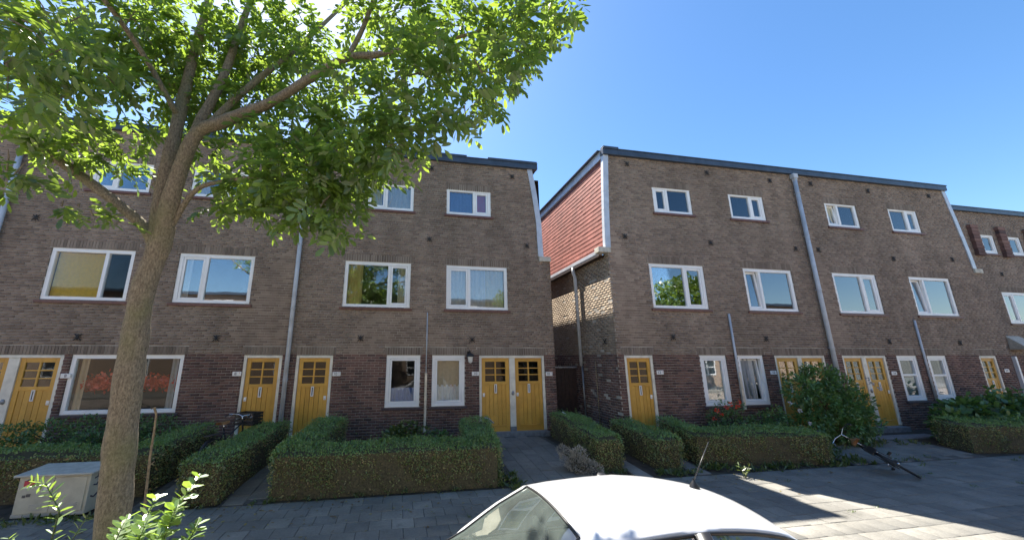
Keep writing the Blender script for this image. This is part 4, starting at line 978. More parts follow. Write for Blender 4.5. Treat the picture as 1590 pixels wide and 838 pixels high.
limb('branch', [(-2.80, 4.62, 3.35), (-2.86, 4.62, 4.0), (-2.88, 4.65, 5.0), (-3.0, 4.9, 6.5), (-3.1, 5.2, 8.5), (-3.2, 5.3, 10.5)], [0.0774, 0.0903, 0.0731, 0.0602, 0.043, 0.0172], 12)
limb('branch', [(-2.77, 4.6, 3.4), (-2.74, 4.55, 3.9), (-2.53, 4.40, 4.84), (-2.20, 4.30, 5.04), (-1.64, 4.15, 5.27), (-1.19, 4.00, 5.55), (-0.75, 3.85, 5.78), (-0.37, 3.75, 5.80), (0.16, 3.65, 5.93), (0.78, 3.60, 6.19), (1.55, 3.60, 6.69)], [0.086, 0.0903, 0.0757, 0.0688, 0.0602, 0.0499, 0.043, 0.0361, 0.0275, 0.0189, 0.0086], 12)
limb('branch', [(-2.66, 4.5, 4.7), (-2.60, 4.6, 5.2), (-2.47, 4.7, 6.05), (-2.45, 4.9, 7.2), (-2.3, 5.1, 9.0), (-2.2, 5.2, 10.2)], [0.0516, 0.0602, 0.0516, 0.043, 0.0258, 0.0086], 10)
limb('branch', [(-2.5, 4.5, 5.02), (-2.15, 4.65, 5.8), (-1.6, 4.9, 6.9), (-1.0, 5.2, 8.3), (-.6, 5.4, 9.4)], [0.043, 0.043, 0.0344, 0.0258, 0.0086], 10)
limb('branch', [(-2.84, 4.6, 3.5), (-2.98, 4.58, 3.78), (-3.5, 4.5, 4.2), (-4.13, 4.5, 4.62), (-4.7, 4.5, 4.85), (-6.0, 4.6, 5.5), (-7.2, 4.6, 6.4)], [0.043, 0.0602, 0.0533, 0.0482, 0.043, 0.0344, 0.0129], 10)
limb('branch', [(-2.70, 4.6, 3.75), (-2.48, 4.50, 4.19), (-2.17, 4.40, 4.31), (-1.55, 4.20, 4.33), (-0.91, 3.90, 4.15)], [0.0258, 0.0292, 0.0241, 0.0172, 0.00688], 8)
limb('branch', [(-0.75, 3.85, 5.78), (-0.57, 3.90, 6.44), (-0.39, 4.00, 7.56), (-0.08, 4.10, 9.00)], [0.0344, 0.0301, 0.0215, 0.0086], 8)
limb('branch', [(-0.48, 3.78, 5.78), (-0.35, 3.78, 5.51), (-0.08, 3.75, 5.18)], [0.0189, 0.0155, 0.00516], 8)
limb('branch', [(-2.9, 4.65, 5.3), (-3.2, 4.2, 5.9), (-3.4, 3.4, 6.2), (-3.3, 2.4, 6.1)], [0.0344, 0.0301, 0.0215, 0.0086], 8)
BL_ = [(-1.89,4.60,4.28,0.25), (-3.28,5.20,5.64,0.25), (-1.77,5.00,7.28,0.50), (-4.16,4.40,5.19,0.35), (-3.98,4.60,6.12,0.40), (-2.40,5.20,6.65,0.40), (-3.04,5.20,6.21,0.40), (-3.60,5.20,6.56,0.40), (-0.24,3.60,4.80,0.30), (-1.06,3.85,3.78,0.20), (-0.76,3.80,4.23,0.30), (-1.36,4.00,4.40,0.35), (-1.04,4.20,5.03,0.30), (1.25,3.50,6.27,0.50), (1.68,3.50,6.56,0.33), (1.93,3.60,6.77,0.20), (1.12,3.40,5.73,0.36), (0.75,3.30,5.27,0.38), (0.59,3.20,4.77,0.20), (0.36,3.20,4.59,0.20), (0.04,3.30,4.55,0.30), (0.02,3.50,5.37,0.48), (0.49,3.80,6.44,0.60), (-0.35,4.20,6.76,0.62), (-0.61,4.20,5.45,0.50), (-0.21,3.40,4.32,0.27), (-0.59,3.70,4.35,0.42), (-0.78,3.70,3.85,0.32), (-0.60,3.70,3.54,0.15), (-1.11,3.90,4.21,0.46), (-1.52,4.20,4.05,0.30), (-2.03,4.50,4.23,0.28), (-1.73,4.60,4.84,0.46), (-3.17,3.40,5.22,0.36), (-2.95,2.90,4.39,0.20), (-2.95,2.80,4.76,0.28), (-3.31,4.20,5.41,0.33), (-3.89,4.20,4.71,0.30), (-3.75,4.50,4.68,0.30), (-3.80,4.00,4.08,0.22), (-3.41,4.30,6.31,0.55), (-3.12,5.00,6.79,0.60), (-2.28,5.00,6.95,0.65), (-1.45,4.80,6.34,0.55), (-2.62,5.00,5.68,0.35), (-3.55,4.80,5.21,0.28), (-3.59,4.90,4.72,0.22), (-2.68,5.00,4.97,0.28), (-3.50,4.20,3.81,0.10), (-3.36,4.20,3.84,0.08), (-3.24,4.30,3.77,0.12), (-3.09,4.40,3.74,0.08), (-3.23,3.60,4.58,0.18), (-1.30,4.60,5.27,0.45), (-2.22,5.00,5.79,0.42), (-3.14,4.90,4.41,0.14), (-2.29,4.60,4.00,0.14), (-3.36,3.80,4.97,0.20), (-3.33,4.90,5.91,0.40), (-3.32,3.40,4.98,0.24)]
HI = [(-2.5, 4.6, 9.4, 1.4), (-1.0, 4.0, 8.8, .9), (-4.4, 4.6, 8.0, 1.0), (-6.2, 4.6, 6.4, .8), (-2.0, 4.5, 10.6, 1.1)]
NL = 7
def compound(nl, L_, ll):
    """one ash leaf: paired leaflets along a drooping stalk, base at the origin, pointing along +y"""
    V = []; F = []
    for i in range(nl):
        f = .25+.75*(i//2)/(nl//2); y = L_*f; z = -.25*L_*f*f
        if i == nl-1: d = np.array([[0, 1, -.5]]); x = 0
        else: s_ = -1 if i % 2 else 1; d = np.array([[s_*.85, .55, -.35+rng.normal(0, .15)]]); x = .0
        v_, f_ = leaves(np.array([[x, y, z]]), d+rng.normal(0, .12, (1, 3)), np.array([[rng.normal(0, .35), 0, 1.]]), [ll*rng.uniform(.8, 1.15)], .42)
        F.append(f_+len(V)*6); V.append(v_)
    return np.concatenate(V), np.concatenate(F)
VAR = [compound(NL, .17, .122) for _ in range(6)]
def spray(blobs, dens):
    Ps = []; Ds = []; Us = []
    for (x, y, z, r) in blobs:
        n = max(3, int(dens*r**2.1)); d = rdir(n); rr_ = r*rng.uniform(0, 1, n)**.45
        p = np.array((x, y, z))+d*rr_[:, None]*np.array([1, 1.25, .9])
        dd = d*.8+rdir(n)*.9; dd[:, 2] = dd[:, 2]*.6-.25
        Ps.append(p); Ds.append(dd); Us.append(np.tile([0, 0, 1.], (n, 1))+rng.normal(0, .35, (n, 3)))
    return np.concatenate(Ps), np.concatenate(Ds), np.concatenate(Us)
Pa, Da, Ua = spray(BL_, 490); Pb, Db, Ub = spray(HI, 150)
Pc = np.concatenate([Pa, Pb]); Dc = np.concatenate([Da, Db]); Uc = np.concatenate([Ua, Ub])
Rm = frames(Dc, Uc); sc_ = rng.uniform(.75, 1.2, len(Pc)); var = rng.integers(0, 6, len(Pc))
order = sorted(range(len(Pc)), key=lambda i: (0 if seen(*Pc[i], mg=0) else 1e6)+float(((Pc[i]-[0, 0, CAMZ])**2).sum()))
LM = []
for V_, F_2 in VAR:
    o = npmesh('leaf', V_, F_2, ['ash_leaf']); LM.append(o.data); bpy.data.objects.remove(o)
for i in order[:295]:
    o = link('leaf', LM[var[i]], tree); M = Matrix([list(r) for r in Rm[i]]).to_4x4() @ Matrix.Scale(float(sc_[i]), 4); M.translation = Vector(Pc[i])-tree.location; o.matrix_local = M
VV = []; FF = []; nb = 0
ro = np.array(order[295:])
for k in range(6):
    ix = ro[var[ro] == k]; V_, F_2 = VAR[k]
    v_ = np.einsum('nij,kj->nki', Rm[ix], V_)*sc_[ix][:, None, None]+Pc[ix][:, None, :]
    f_ = (F_2[None]+np.arange(len(ix))[:, None, None]*len(V_)).reshape(-1, 4)
    VV.append(v_.reshape(-1, 3)); FF.append(f_+nb); nb += len(ix)*len(V_)
tag(npmesh('crown', np.concatenate(VV), np.concatenate(FF), ['ash_leaf'], parent=tree), kind='stuff')
# twigs that carry the sprays
m_ = MB()
for (x, y, z, r) in BL_:
    c = Vector((x, y, z))
    for j in range(max(2, int(r*9))):
        e = c+Vector(rdir(1)[0])*r*.9; s0 = c+Vector(rdir(1)[0])*r*.25
        m_.tube([s0, (s0+e)/2+Vector((0, 0, .04)), e], [.008, .006, .002], 'bark', 4, False)
tag(m_.build('twigs', tree), kind='stuff')

# ------------------------------------------------------------------ cable cabinet
cab = thing('cable_cabinet', (-4.97, 7.2, 0), 'low cream cable cabinet with a sticker and graffiti left of the trunk', 'cabinet')
m_ = MB(); m_.box(-5.44, -4.53, 7.02, 7.46, .02, .57, 'cabinet'); m_.build('body', cab, bevel=.01)
m_ = MB(); m_.poly([(-5.49,6.97,.572),(-4.48,6.97,.572),(-4.48,7.52,.572),(-5.49,7.52,.572),(-5.49,6.97,.60),(-4.48,6.97,.60),(-4.48,7.52,.635),(-5.49,7.52,.635)], [(0,3,2,1),(4,5,6,7),(0,1,5,4),(1,2,6,5),(2,3,7,6),(3,0,4,7)], 'cabinet_lid'); m_.build('lid', cab, bevel=.008)
for (a, c) in ((-5.40, -4.995), (-4.985, -4.57)):
    m_ = MB(); m_.box(a, c, 7.008, 7.019, .08, .545, 'cabinet'); m_.build('door', cab, bevel=.004)
for (a, c) in ((-5.40, -4.995), (-4.985, -4.57)):
    for k in range(4):
        m_ = MB(); xc = (a+c)/2+.05; m_.box(xc-.09, xc+.09, 7.0035, 7.0072, .115+k*.022, .127+k*.022, 'cabinet_lid'); m_.build('vent_slat', cab)
m_ = MB(); m_.tube([(-4.955, 7.008, .30), (-4.955, 6.985, .30)], .018, 'grey_metal', 12); m_.box(-4.965, -4.945, 6.98, 6.99, .25, .31, 'grey_metal'); m_.build('lock', cab)
m_ = MB(); m_.box(-5.44, -4.53, 7.012, 7.0195, .03, .07, 'cabinet_lid'); m_.build('base_strip', cab)
m_ = MB(); m_.box(-5.36, -5.23, 7.0035, 7.0075, .44, .52, 'sticker'); m_.box(-5.36, -5.23, 7.0035, 7.0075, .415, .438, 'enamel'); m_.build('sticker', cab)
m_ = MB(); m_.tube([(-5.34, 7.003, .515), (-5.30, 7.003, .535), (-5.25, 7.003, .525)], .006, 'ink', 5); m_.build('sticker_mark', cab)
m_ = MB(); m_.box(-5.35, -5.31, 7.0035, 7.0075, .29, .325, 'sticker_dark'); m_.box(-5.30, -5.25, 7.0035, 7.0075, .30, .34, 'sticker_dark'); m_.build('sticker', cab)
m_ = MB(); m_.box(-5.10, -5.02, 7.0035, 7.0075, .36, .42, 'enamel'); m_.build('sticker', cab)
for ps in ([(7.10, .49), (7.16, .50), (7.17, .55)], [(7.24, .54), (7.25, .47), (7.29, .45), (7.28, .52)], [(7.36, .55), (7.37, .47)], [(7.10, .40), (7.16, .385), (7.18, .42)], [(7.22, .41), (7.27, .39), (7.30, .43)], [(7.08, .25), (7.14, .22), (7.21, .26), (7.22, .29)], [(7.27, .34), (7.30, .25)], [(7.34, .38), (7.39, .36)]):
    m_ = MB(); m_.tube([(-4.528, y, z) for y, z in ps], .011, 'ink', 5); m_.build('graffiti_stroke', cab)
# ------------------------------------------------------------------ bits on the hedges
nw = thing('newspaper', (2.15, 8.9, .86), 'folded grey newspaper lying on the hedge end by the double doors', 'newspaper')
m_ = MB(); m_.poly([(2.04, 8.86, .93), (2.14, 8.80, .91), (2.27, 8.84, .80), (2.17, 8.92, .79), (2.04, 8.87, .945), (2.14, 8.81, .925), (2.27, 8.85, .815), (2.17, 8.93, .805)], [(0,1,2,3),(4,7,6,5),(0,4,5,1),(1,5,6,2),(2,6,7,3),(3,7,4,0)], 'paper'); m_.build('sheet', nw)
wb = thing('plastic_scrap', (4.6, 9.9, .8), 'bent strip of white plastic caught on the hedge by the alley', 'litter')
m_ = MB(); m_.tube([(4.45, 9.86, .86), (4.52, 9.84, .80), (4.62, 9.83, .785), (4.72, 9.82, .80)], [.018, .03, .035, .02], 'white_plastic', 7); m_.tube([(4.54, 9.8, .80), (4.56, 9.76, .7)], .012, 'white_plastic', 6); m_.build('strip', wb)
bl = thing('garden_ball', (14.98, 6.62, 0), 'pale round ball at the right edge in front of the hedge', 'ball')
m_ = MB(); m_.lathe([(.001, .50), (.08, .48), (.15, .42), (.185, .34), (.185, .28), (.15, .2), (.08, .15), (.05, .12)], 'stone', (14.98, 6.62, 0), 20); m_.build('sphere', bl, smooth=True)
m_ = MB(); m_.lathe([(.05, .125), (.06, .05), (.12, .0), (.13, -.01)], 'stone', (14.98, 6.62, 0), 14); m_.build('foot', bl, smooth=True)

# ------------------------------------------------------------------ bicycles (local: +x forward, +z up)
def bicycle(label, M, crate=False, fmk='iron', saddle='leather'):
    root = thing('bicycle', M.translation, label, 'bicycle'); 
    def done(m_, name, par=None, smooth=True):
        m_.v = [tuple(M @ Vector(p)) for p in m_.v]; return m_.build(name, par or root, smooth=smooth)
    R2 = .33; A_, B_ = Vector((0, 0, R2)), Vector((1.08, 0, R2))
    for c in (A_, B_):
        m_ = MB(); m_.ring(c, (0, 1, 0), R2-.02, .021, 'rubber', 32, 8); wh = done(m_, 'wheel')
        m_ = MB(); m_.ring(c, (0, 1, 0), R2-.045, .011, 'chrome', 32, 6); done(m_, 'rim', wh)
        m_ = MB()
        for k in range(18):
            a = k*math.pi/9; m_.tube([c+Vector((0, .02 if k % 2 else -.02, 0)), c+Vector((math.cos(a)*(R2-.05), 0, math.sin(a)*(R2-.05)))], .0022, 'chrome', 4, False)
        m_.tube([c+Vector((0, -.05, 0)), c+Vector((0, .05, 0))], .02, 'chrome', 8); done(m_, 'spokes', wh)
        m_ = MB(); vs = []
        an = np.linspace(.15, 2.9, 14) if c is A_ else np.linspace(.5, 3.0, 14)
        for k, a in enumerate(an):
            for s_ in (-.026, .026): vs.append(c+Vector((math.cos(a)*(R2+.022), s_, math.sin(a)*(R2+.022))))
            vs.append(c+Vector((math.cos(a)*(R2+.032), 0, math.sin(a)*(R2+.032))))
        fs = []
        for k in range(13): fs += [(k*3, k*3+2, k*3+5, k*3+3), (k*3+2, k*3+1, k*3+4, k*3+5)]
        m_.poly(vs, fs, fmk); done(m_, 'mudguard')
    bb = Vector((.44, 0, .28)); st_ = Vector((.27, 0, .78)); hd = Vector((.83, 0, .86)); hl = Vector((.88, 0, .66))
    m_ = MB()
    for a, b_, r in ((bb, st_, .016), (st_*.25+bb*.75, hl, .017), (st_*.6+bb*.4, hd, .016), (hd, hl, .02)): m_.tube([a, b_], r, fmk, 8)
    for s_ in (-.045, .045): m_.tube([A_+Vector((0, s_, 0)), bb], .009, fmk, 6); m_.tube([A_+Vector((0, s_, 0)), st_*.9+bb*.1], .008, fmk, 6)
    done(m_, 'frame')
    m_ = MB()
    for s_ in (-.05, .05): m_.tube([hl+Vector((0, s_*.6, 0)), hl+Vector((.06, s_, -.15)), B_+Vector((0, s_, 0))], .011, fmk, 6)
    done(m_, 'fork')
    m_ = MB(); m_.tube([hd, hd+Vector((-.03, 0, .14))], .013, 'chrome', 8); h0 = hd+Vector((-.03, 0, .14))
    m_.tube([h0+Vector((-.20, -.29, .02)), h0+Vector((-.06, -.27, .05)), h0+Vector((.06, -.15, .03)), h0, h0+Vector((.06, .15, .03)), h0+Vector((-.06, .27, .05)), h0+Vector((-.20, .29, .02))], .011, 'chrome', 8); hb = done(m_, 'handlebar')
    for s_ in (-1, 1):
        m_ = MB(); m_.tube([h0+Vector((-.20, .29*s_, .02)), h0+Vector((-.10, .278*s_, .042))], .016, 'black', 8); done(m_, 'grip', hb)
        m_ = MB(); m_.tube([h0+Vector((-.02, .25*s_, .05)), h0+Vector((-.03, .27*s_, -.0)), h0+Vector((-.12, .3*s_, -.01))], .006, 'chrome', 6); done(m_, 'brake_lever', hb)
    m_ = MB(); m_.tube([st_, st_+Vector((-.03, 0, .14))], .012, 'chrome', 8); done(m_, 'seat_post')
    m_ = MB(); s0 = st_+Vector((-.03, 0, .16)); vs = []; prof = [(-.14, .09), (-.12, .105), (-.04, .09), (.03, .045), (.10, .026), (.15, .02), (.165, .012)]
    for x, w2 in prof: vs += [s0+Vector((x, -w2, -.025)), s0+Vector((x, -w2*.8, .022)), s0+Vector((x, 0, .032)), s0+Vector((x, w2*.8, .022)), s0+Vector((x, w2, -.025))]
    fs = []
    for k in range(len(prof)-1): fs += [(k*5+i, k*5+i+1, k*5+i+6, k*5+i+5) for i in range(4)]
    fs += [(0, 1, 2, 3, 4), tuple(len(vs)-1-i for i in range(5))]; m_.poly(vs, fs, saddle); done(m_, 'saddle')
    m_ = MB(); m_.box(-.22, .22, -.07, .07, R2*2+.075, R2*2+.085, fmk); m_.tube([(-.18, .05, R2*2+.07), A_+Vector((0, .06, 0))], .006, fmk, 6); m_.tube([(-.18, -.05, R2*2+.07), A_+Vector((0, -.06, 0))], .006, fmk, 6); done(m_, 'rack', smooth=False)
    m_ = MB(); m_.box(.0, .5, .035, .055, .27, .40, 'black'); done(m_, 'chain_case', smooth=False)
    m_ = MB(); m_.tube([bb+Vector((0, -.08, 0)), bb+Vector((0, .08, 0))], .018, 'chrome', 8); m_.tube([bb+Vector((0, .08, 0)), bb+Vector((.12, .08, -.12))], .009, 'chrome', 6); m_.tube([bb+Vector((0, -.08, 0)), bb+Vector((-.12, -.08, .12))], .009, 'chrome', 6)
    m_.box(.08, .16, .09, .17, .145, .165, 'black') if False else None
    m_.box(.52, .60, .085, .17, .14, .165, 'black'); m_.box(.28, .36, -.17, -.085, .39, .415, 'black'); done(m_, 'crank', smooth=False)
    if crate:
        m_ = MB(); x0, x1, y0, y1, z0, z1 = .86, 1.22, -.24, .24, .78, 1.06; t2 = .012
        m_.box(x0, x1, y0, y1, z0, z0+t2, 'black')
        for zz in ((z0, z0+.05), (z0+.08, z0+.13), (z0+.16, z0+.21), (z1-.05, z1)):
            m_.box(x0, x0+t2, y0, y1, *zz, 'black'); m_.box(x1-t2, x1, y0, y1, *zz, 'black'); m_.box(x0+t2, x1-t2, y0, y0+t2, *zz, 'black'); m_.box(x0+t2, x1-t2, y1-t2, y1, *zz, 'black')
        for yy in np.linspace(y0, y1-t2, 7): m_.box(x0+.002, x0+t2-.002, yy, yy+t2, z0, z1, 'black'); m_.box(x1-t2+.002, x1-.002, yy, yy+t2, z0, z1, 'black')
        done(m_, 'crate', smooth=False)
    return root
wv = Vector((.671, .741, 0)); nv = Vector((.4225, -.3825, .82)); uv = nv.cross(wv).normalized(); yv = uv.cross(wv)
M = Matrix((( wv.x, yv.x, uv.x, 10.10), (wv.y, yv.y, uv.y, 6.08), (wv.z, yv.z, uv.z, .02), (0, 0, 0, 1)))
bicycle('black bicycle fallen over against the hedge below the tall bush', M)
d = Vector((.30, .95, 0)).normalized(); s_ = .90
M = Matrix(((d.x*s_, -d.y*s_, 0, -3.47), (d.y*s_, d.x*s_, 0, 8.35), (0, 0, s_, gz(8.9)), (0, 0, 0, 1)))
bicycle('bicycle with a black front crate and tan saddle at the yellow door', M, True)

# ------------------------------------------------------------------ white hatchback at the kerb
car = thing('parked_car', (1.2, 2.25, -.12), 'small white hatchback with a stubby roof antenna parked in front', 'car')
CY = 2.33
def interp(tab, x):
    xs_ = [a for a, b_ in tab]; return float(np.interp(x, xs_, [b_ for a, b_ in tab]))
zc_ = [(-.58, .52), (-.52, .68), (-.38, .86), (-.1, .97), (.2, 1.02), (.34, 1.035), (.50, 1.13), (.72, 1.30), (.93, 1.43), (1.1, 1.46), (1.35, 1.472), (1.65, 1.478), (1.95, 1.455), (2.15, 1.425), (2.27, 1.385), (2.40, 1.23), (2.55, 1.06), (2.68, .93), (2.76, .78), (2.80, .55)]
zr_ = [(-.58, .50), (-.52, .65), (-.38, .83), (-.1, .94), (.2, .995), (.34, 1.01), (.50, 1.10), (.72, 1.265), (.93, 1.395), (1.1, 1.42), (1.35, 1.435), (1.65, 1.44), (1.95, 1.42), (2.15, 1.385), (2.27, 1.345), (2.40, 1.20), (2.55, 1.04), (2.68, .91), (2.76, .76), (2.80, .53)]
wr_ = [(-.58, .42), (-.52, .52), (-.38, .60), (-.1, .66), (.2, .64), (.34, .64), (.50, .59), (.72, .525), (.93, .455), (1.1, .435), (1.65, .43), (2.0, .42), (2.15, .415), (2.27, .41), (2.40, .47), (2.55, .53), (2.68, .57), (2.76, .52), (2.80, .45)]
zb_ = [(-.58, .46), (-.52, .6), (-.38, .75), (-.1, .86), (.2, .93), (.34, .95), (.7, .95), (1.5, .955), (2.2, .99), (2.45, .98), (2.6, .93), (2.72, .85), (2.80, .5)]
wb_ = [(-.58, .46), (-.52, .57), (-.38, .66), (-.1, .75), (.3, .765), (1.2, .755), (2.0, .735), (2.4, .70), (2.65, .64), (2.8, .50)]
zc_, zr_, wr_ = ([(x-.09*min(1, max(0, (x-1.5)/.4)), v_) for x, v_ in t_] for t_ in (zc_, zr_, wr_))
XS = [-.58, -.55, -.50, -.42, -.3, -.15, 0, .12, .24, .34, .42, .50, .58, .66, .74, .82, .88, .93, 1.0, 1.1, 1.2, 1.3, 1.4, 1.5, 1.56, 1.62, 1.7, 1.8, 1.9, 2.0, 2.08, 2.15, 2.21, 2.27, 2.33, 2.40, 2.47, 2.55, 2.62, 2.68, 2.73, 2.77, 2.80]
def section(x):
    zc, zr, wr, zb, wb = (interp(t_, x) for t_ in (zc_, zr_, wr_, zb_, wb_)); lo = .06
    tp = max(0, zr-zb)
    pts = [(wb*.93, lo), (wb*.99, lo+.14), (wb*1.01, (lo+zb)/2+.02), (wb, zb-.05), (wb*.985, zb)]
    a = (wb*.97*.985, zb+tp*.06); c = (wr+.032, zr-.036 if tp > .15 else zr-.02*0-.3*tp*.3)
    if tp > .15:
        pts += [a, (a[0]*.66+c[0]*.34, a[1]*.6+c[1]*.4), (c[0]*1.0, c[1]), (wr+.014, zr-.014), (wr-.07, zr+.004)]
    else:
        for f in (.2, .45, .7, .85, 1): pts.append((wb*.985*(1-f)+(wr-.07)*f, zb*(1-f)+zr*f))
    for f in (.75, .5, .25, 0): pts.append(((wr-.07)*f, zr+.004+(zc-zr-.004)*(1-f*f)))
    return pts                      # 14 points sill -> roof centre
SEC = [section(x) for x in XS]; NPT = 14
Vc = []; idx = {}
for i, x in enumerate(XS):
    for sgn in (1, -1):
        for k in range(NPT):
            if k == NPT-1 and sgn < 0: idx[i, k, -1] = idx[i, k, 1]; continue
            idx[i, k, sgn] = len(Vc); Vc.append((x, CY+sgn*SEC[i][k][0], SEC[i][k][1]))
def reg(i, k):
    x = (XS[i]+XS[i+1])/2
    if .36 < x < .92 and k >= 9: return 'windscreen'
    if 2.30 < x < 2.60 and k >= 9: return 'rear_window'
    if 5 <= k <= 6:
        lo_x = .44 if k == 5 else .64
        if lo_x < x < 1.50: return 'front'
        if 1.62 < x < (2.22 if k == 5 else 2.12): return 'rear'
    return 'body'
parts = {}
for i in range(len(XS)-1):
    for sgn in (1, -1):
        for k in range(NPT-1):
            q_ = [idx[i, k, sgn], idx[i+1, k, sgn], idx[i+1, k+1, sgn], idx[i, k+1, sgn]]
            if sgn > 0: q_ = q_[::-1]
            r = reg(i, k); r = r if r in ('body', 'windscreen', 'rear_window') else r+('_l' if sgn < 0 else '_r')
            parts.setdefault(r, []).append(q_)
body = None
for r in sorted(parts, key=lambda a: a != 'body'):
    fs = parts[r]; used = sorted({i for f in fs for i in f}); mp_ = {a: k for k, a in enumerate(used)}
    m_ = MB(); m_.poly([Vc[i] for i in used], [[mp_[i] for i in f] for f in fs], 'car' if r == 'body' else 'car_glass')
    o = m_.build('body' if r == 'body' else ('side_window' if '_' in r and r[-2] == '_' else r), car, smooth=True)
    if r == 'body':
        body = o; sd = o.modifiers.new('thickness', 'SOLIDIFY'); sd.thickness = .018; sd.offset = -1
# dark seals round the windscreen and the side glass
def outline(name, pts, r, mk='black'):
    m_ = MB(); m_.tube(pts, r, mk, 6); m_.build(name, car, smooth=True)
i0, i1 = XS.index(.34), XS.index(.93)
edge = lambda k, sgn, a, b_: [Vector(Vc[idx[i, k, sgn]])+Vector((0, 0, .003)) for i in range(a, b_+1)]
top_ = [Vector(Vc[idx[i1, k, 1]]) for k in range(9, 14)]+[Vector(Vc[idx[i1, k, -1]]) for k in range(12, 8, -1)]
bot_ = [Vector(Vc[idx[i0, k, 1]]) for k in range(9, 14)]+[Vector(Vc[idx[i0, k, -1]]) for k in range(12, 8, -1)]
outline('windscreen_seal', top_, .009); outline('windscreen_seal', bot_, .012)
for sgn in (1, -1): outline('windscreen_seal', edge(9, sgn, i0, i1), .007)
for sgn in (1, -1):
    a, b_ = XS.index(.66), XS.index(2.15); outline('window_seal', [Vector(Vc[idx[i, 7, sgn]])+Vector((0, sgn*.004, 0)) for i in range(a, b_+1)], .010)
    a, b_ = XS.index(.42), XS.index(2.21); outline('window_seal', [Vector(Vc[idx[i, 5, sgn]])+Vector((0, sgn*.004, 0)) for i in range(a, b_+1)], .010)
    outline('pillar_cover', [Vector(Vc[idx[XS.index(1.56), k, sgn]])+Vector((0, sgn*.002, 0)) for k in (5, 6, 7)], .05)
m_ = MB(); ax, ay = 1.99, CY+.05; az = 1.45
m_.lathe([(.032, -.01), (.028, .010), (.012, .032), (.007, .045)], 'black', (ax, ay, az-.008), 12); ant = m_.build('antenna', car, smooth=True)
m_ = MB(); m_.tube([(ax, ay, az+.03), (ax+.21, ay+.06, az+.25)], [.0042, .003], 'black', 6); m_.build('antenna_rod', ant, smooth=True)
for sgn in (1, -1):
    for x in (-.05, 2.28):
        m_ = MB(); c = (x, CY+sgn*.67, .16); m_.ring(c, (0, 1, 0), .215, .07, 'rubber', 28, 10); wh = m_.build('wheel', car, smooth=True)
        m_ = MB(); m_.tube([(x, CY+sgn*.63, .16), (x, CY+sgn*.715, .16)], [.165, .15], 'grey_metal', 20); m_.build('rim', wh)
    m_ = MB(); m_.tube([(.62, CY+sgn*.71, .93), (.60, CY+sgn*.77, .92), (.60, CY+sgn*.81, .93)], [.03, .03, .02], 'black', 8)
    mr = m_.build('wing_mirror', car, smooth=True)
    m_ = MB(); m_.lathe([(.002, -.055), (.05, -.05), (.07, -.02), (.066, .02), (.04, .045), (.002, .05)], 'black', (.60, CY+sgn*.85, .94), 14); m_.build('mirror_cap', mr, smooth=True)
    m_ = MB(); m_.poly([(-.49, CY+sgn*.40, .60), (-.30, CY+sgn*.62, .70), (-.24, CY+sgn*.64, .79), (-.42, CY+sgn*.42, .745), (-.51, CY+sgn*.4, .66)], [(0, 1, 2, 3, 4)], 'headlight'); m_.v = [(x-.012, y+sgn*.012, z+.012) for x, y, z in m_.v]; m_.build('headlight', car)
    m_ = MB(); m_.box(2.62, 2.74, CY+sgn*.56-.06, CY+sgn*.56+.06, .70, .95, 'taillight'); m_.build('taillight', car, bevel=.03)
    m_ = MB(); m_.box(1.30, 1.46, CY+sgn*.752-.012, CY+sgn*.752+.012, .80, .83, 'car'); m_.build('door_handle', car, bevel=.008)
    m_ = MB(); m_.box(.98, 1.42, CY+sgn*.28-.19, CY+sgn*.28+.19, .36, .50, 'seat'); M = Matrix.Translation((1.42, CY+sgn*.28, .45)) @ Matrix.Rotation(R_(14), 4, 'Y'); m_.box(-.05, .08, -.2, .2, 0, .58, 'seat', M); m_.box(-.03, .05, -.11, .11, .60, .78, 'seat', M); m_.build('seat', car, bevel=.035)
    m_ = MB(); x0 = .36; m_.tube([(.37, CY-.05+sgn*.3, 1.015), (.42, CY+.15*sgn-.1, 1.03), (.47, CY-.2+sgn*.35, 1.09)], .008, 'black', 6); m_.build('wiper', car)
m_ = MB(); m_.box(.30, .78, CY-.56, CY+.56, .62, .90, 'dash'); m_.poly([(.36, CY-.57, .90), (.80, CY-.55, .93), (.80, CY+.55, .93), (.36, CY+.57, .90)], [(0, 1, 2, 3)], 'dash'); m_.build('dashboard', car, bevel=.03)
m_ = MB(); m_.ring((.90, CY-.30, .92), (1, 0, .45), .17, .014, 'black', 24, 8); m_.tube([(.80, CY-.30, .88), (.9, CY-.30, .92)], .03, 'black', 8); m_.tube([(.9, CY-.45, .92), (.9, CY-.15, .92)], .014, 'black', 6); m_.build('steering_wheel', car, smooth=True)
m_ = MB(); m_.box(.86, .88, CY-.1, CY+.1, 1.27, 1.33, 'black'); m_.tube([(.87, CY, 1.32), (.90, CY, 1.40)], .008, 'black', 6); m_.build('rear_view_mirror', car)
m_ = MB(); m_.box(1.85, 2.05, CY-.5, CY+.5, .35, .85, 'seat'); m_.box(-.45, 2.6, CY-.6, CY+.6, .1, .14, 'black'); m_.build('rear_seat', car, bevel=.03)
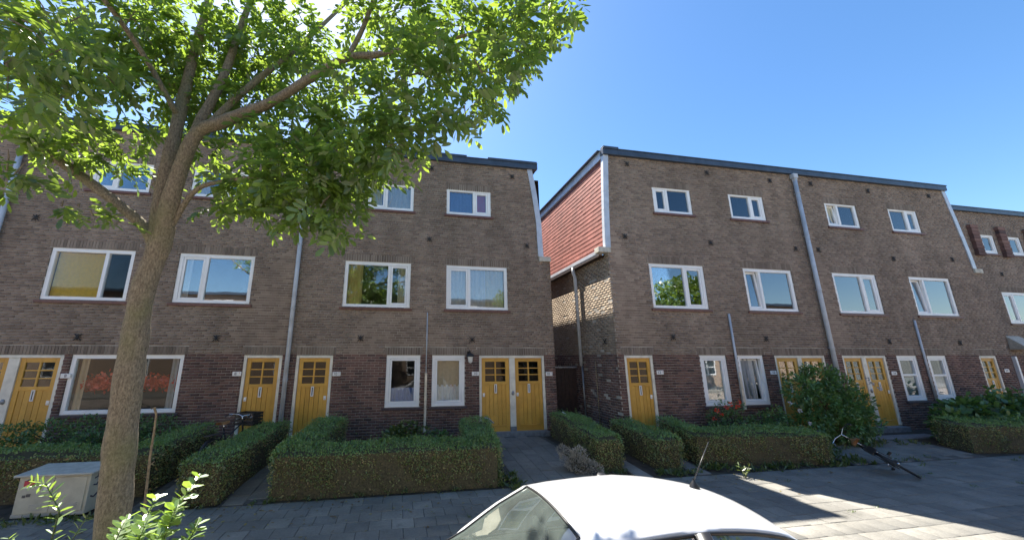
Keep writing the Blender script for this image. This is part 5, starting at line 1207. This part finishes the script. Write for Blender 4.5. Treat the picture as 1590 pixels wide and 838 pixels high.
m_ = MB(); m_.box(2.775, 2.79, CY-.26, CY+.26, .55, .66, 'enamel'); m_.build('number_plate', car)

# ------------------------------------------------------------------ the other side of the street (seen in the window panes)
op = thing('opposite_terrace', (4, -9.2, 0), 'sunlit orange brick terrace reflected in the ground floor window panes', 'house')
OY = -9.2
m_ = MB(); m_.box(-30, 40, OY-8, OY, -.1, 7.0, 'far_brick'); m_.build('wall', op)
m_ = MB(); m_.box(-30.2, 40.2, OY-8.2, OY+.25, 7.002, 7.2, 'fascia'); m_.build('roof_edge', op)
for k in range(14):
    for (z0, z1, w2) in ((.95, 2.4, 1.5), (3.7, 5.0, 1.8), (5.7, 6.6, 1.4)):
        x = -28+k*4.9; m_ = MB(); frame_box(m_, x-w2/2, x+w2/2, z0, z1, OY-.02, OY+.04, .09, 'white'); m_.box(x-.04, x+.04, OY-.01, OY+.035, z0+.09, z1-.09, 'white'); m_.box(x-w2/2+.09, x+w2/2-.09, OY-.01, OY+.036, z0+(z1-z0)*.42, z0+(z1-z0)*.42+.06, 'white')
        wn = m_.build('window', op)
        m_ = MB(); m_.box(x-w2/2+.05, x+w2/2-.05, OY-.005, OY+.012, z0+.05, z1-.05, 'dark_glass'); m_.build('pane', wn)
for (x, y, z, r, lb) in ((-3.5, -5.6, 6.0, 2.5, 'round green tree reflected in the large first floor panes of the middle house'), (9.5, -5.8, 5.4, 2.3, 'green tree reflected in the first floor window above the alley door'), (22, -5.8, 6.0, 2.6, 'green tree reflected in the far right first floor window')):
    tr = thing('opposite_tree', (x, y, 0), lb, 'tree')
    m_ = MB(); m_.tube([(x, y, -.2), (x+.05, y, 1.8), (x, y, z)], [.16, .12, .06], 'bark', 8); m_.build('trunk', tr, smooth=True)
    n = 5200; d = rdir(n); p = np.array((x, y, z))+d*(r*rng.uniform(.35, 1, n)**.6*(1+.22*np.sin(d[:, 0]*6)*np.cos(d[:, 2]*5+x)))[:, None]
    V, F = leaves(p, d+rdir(n), rdir(n, .6), rng.uniform(.18, .34, n), .7); tag(npmesh('crown', V, F, ['ash_leaf'], parent=tr), kind='stuff')
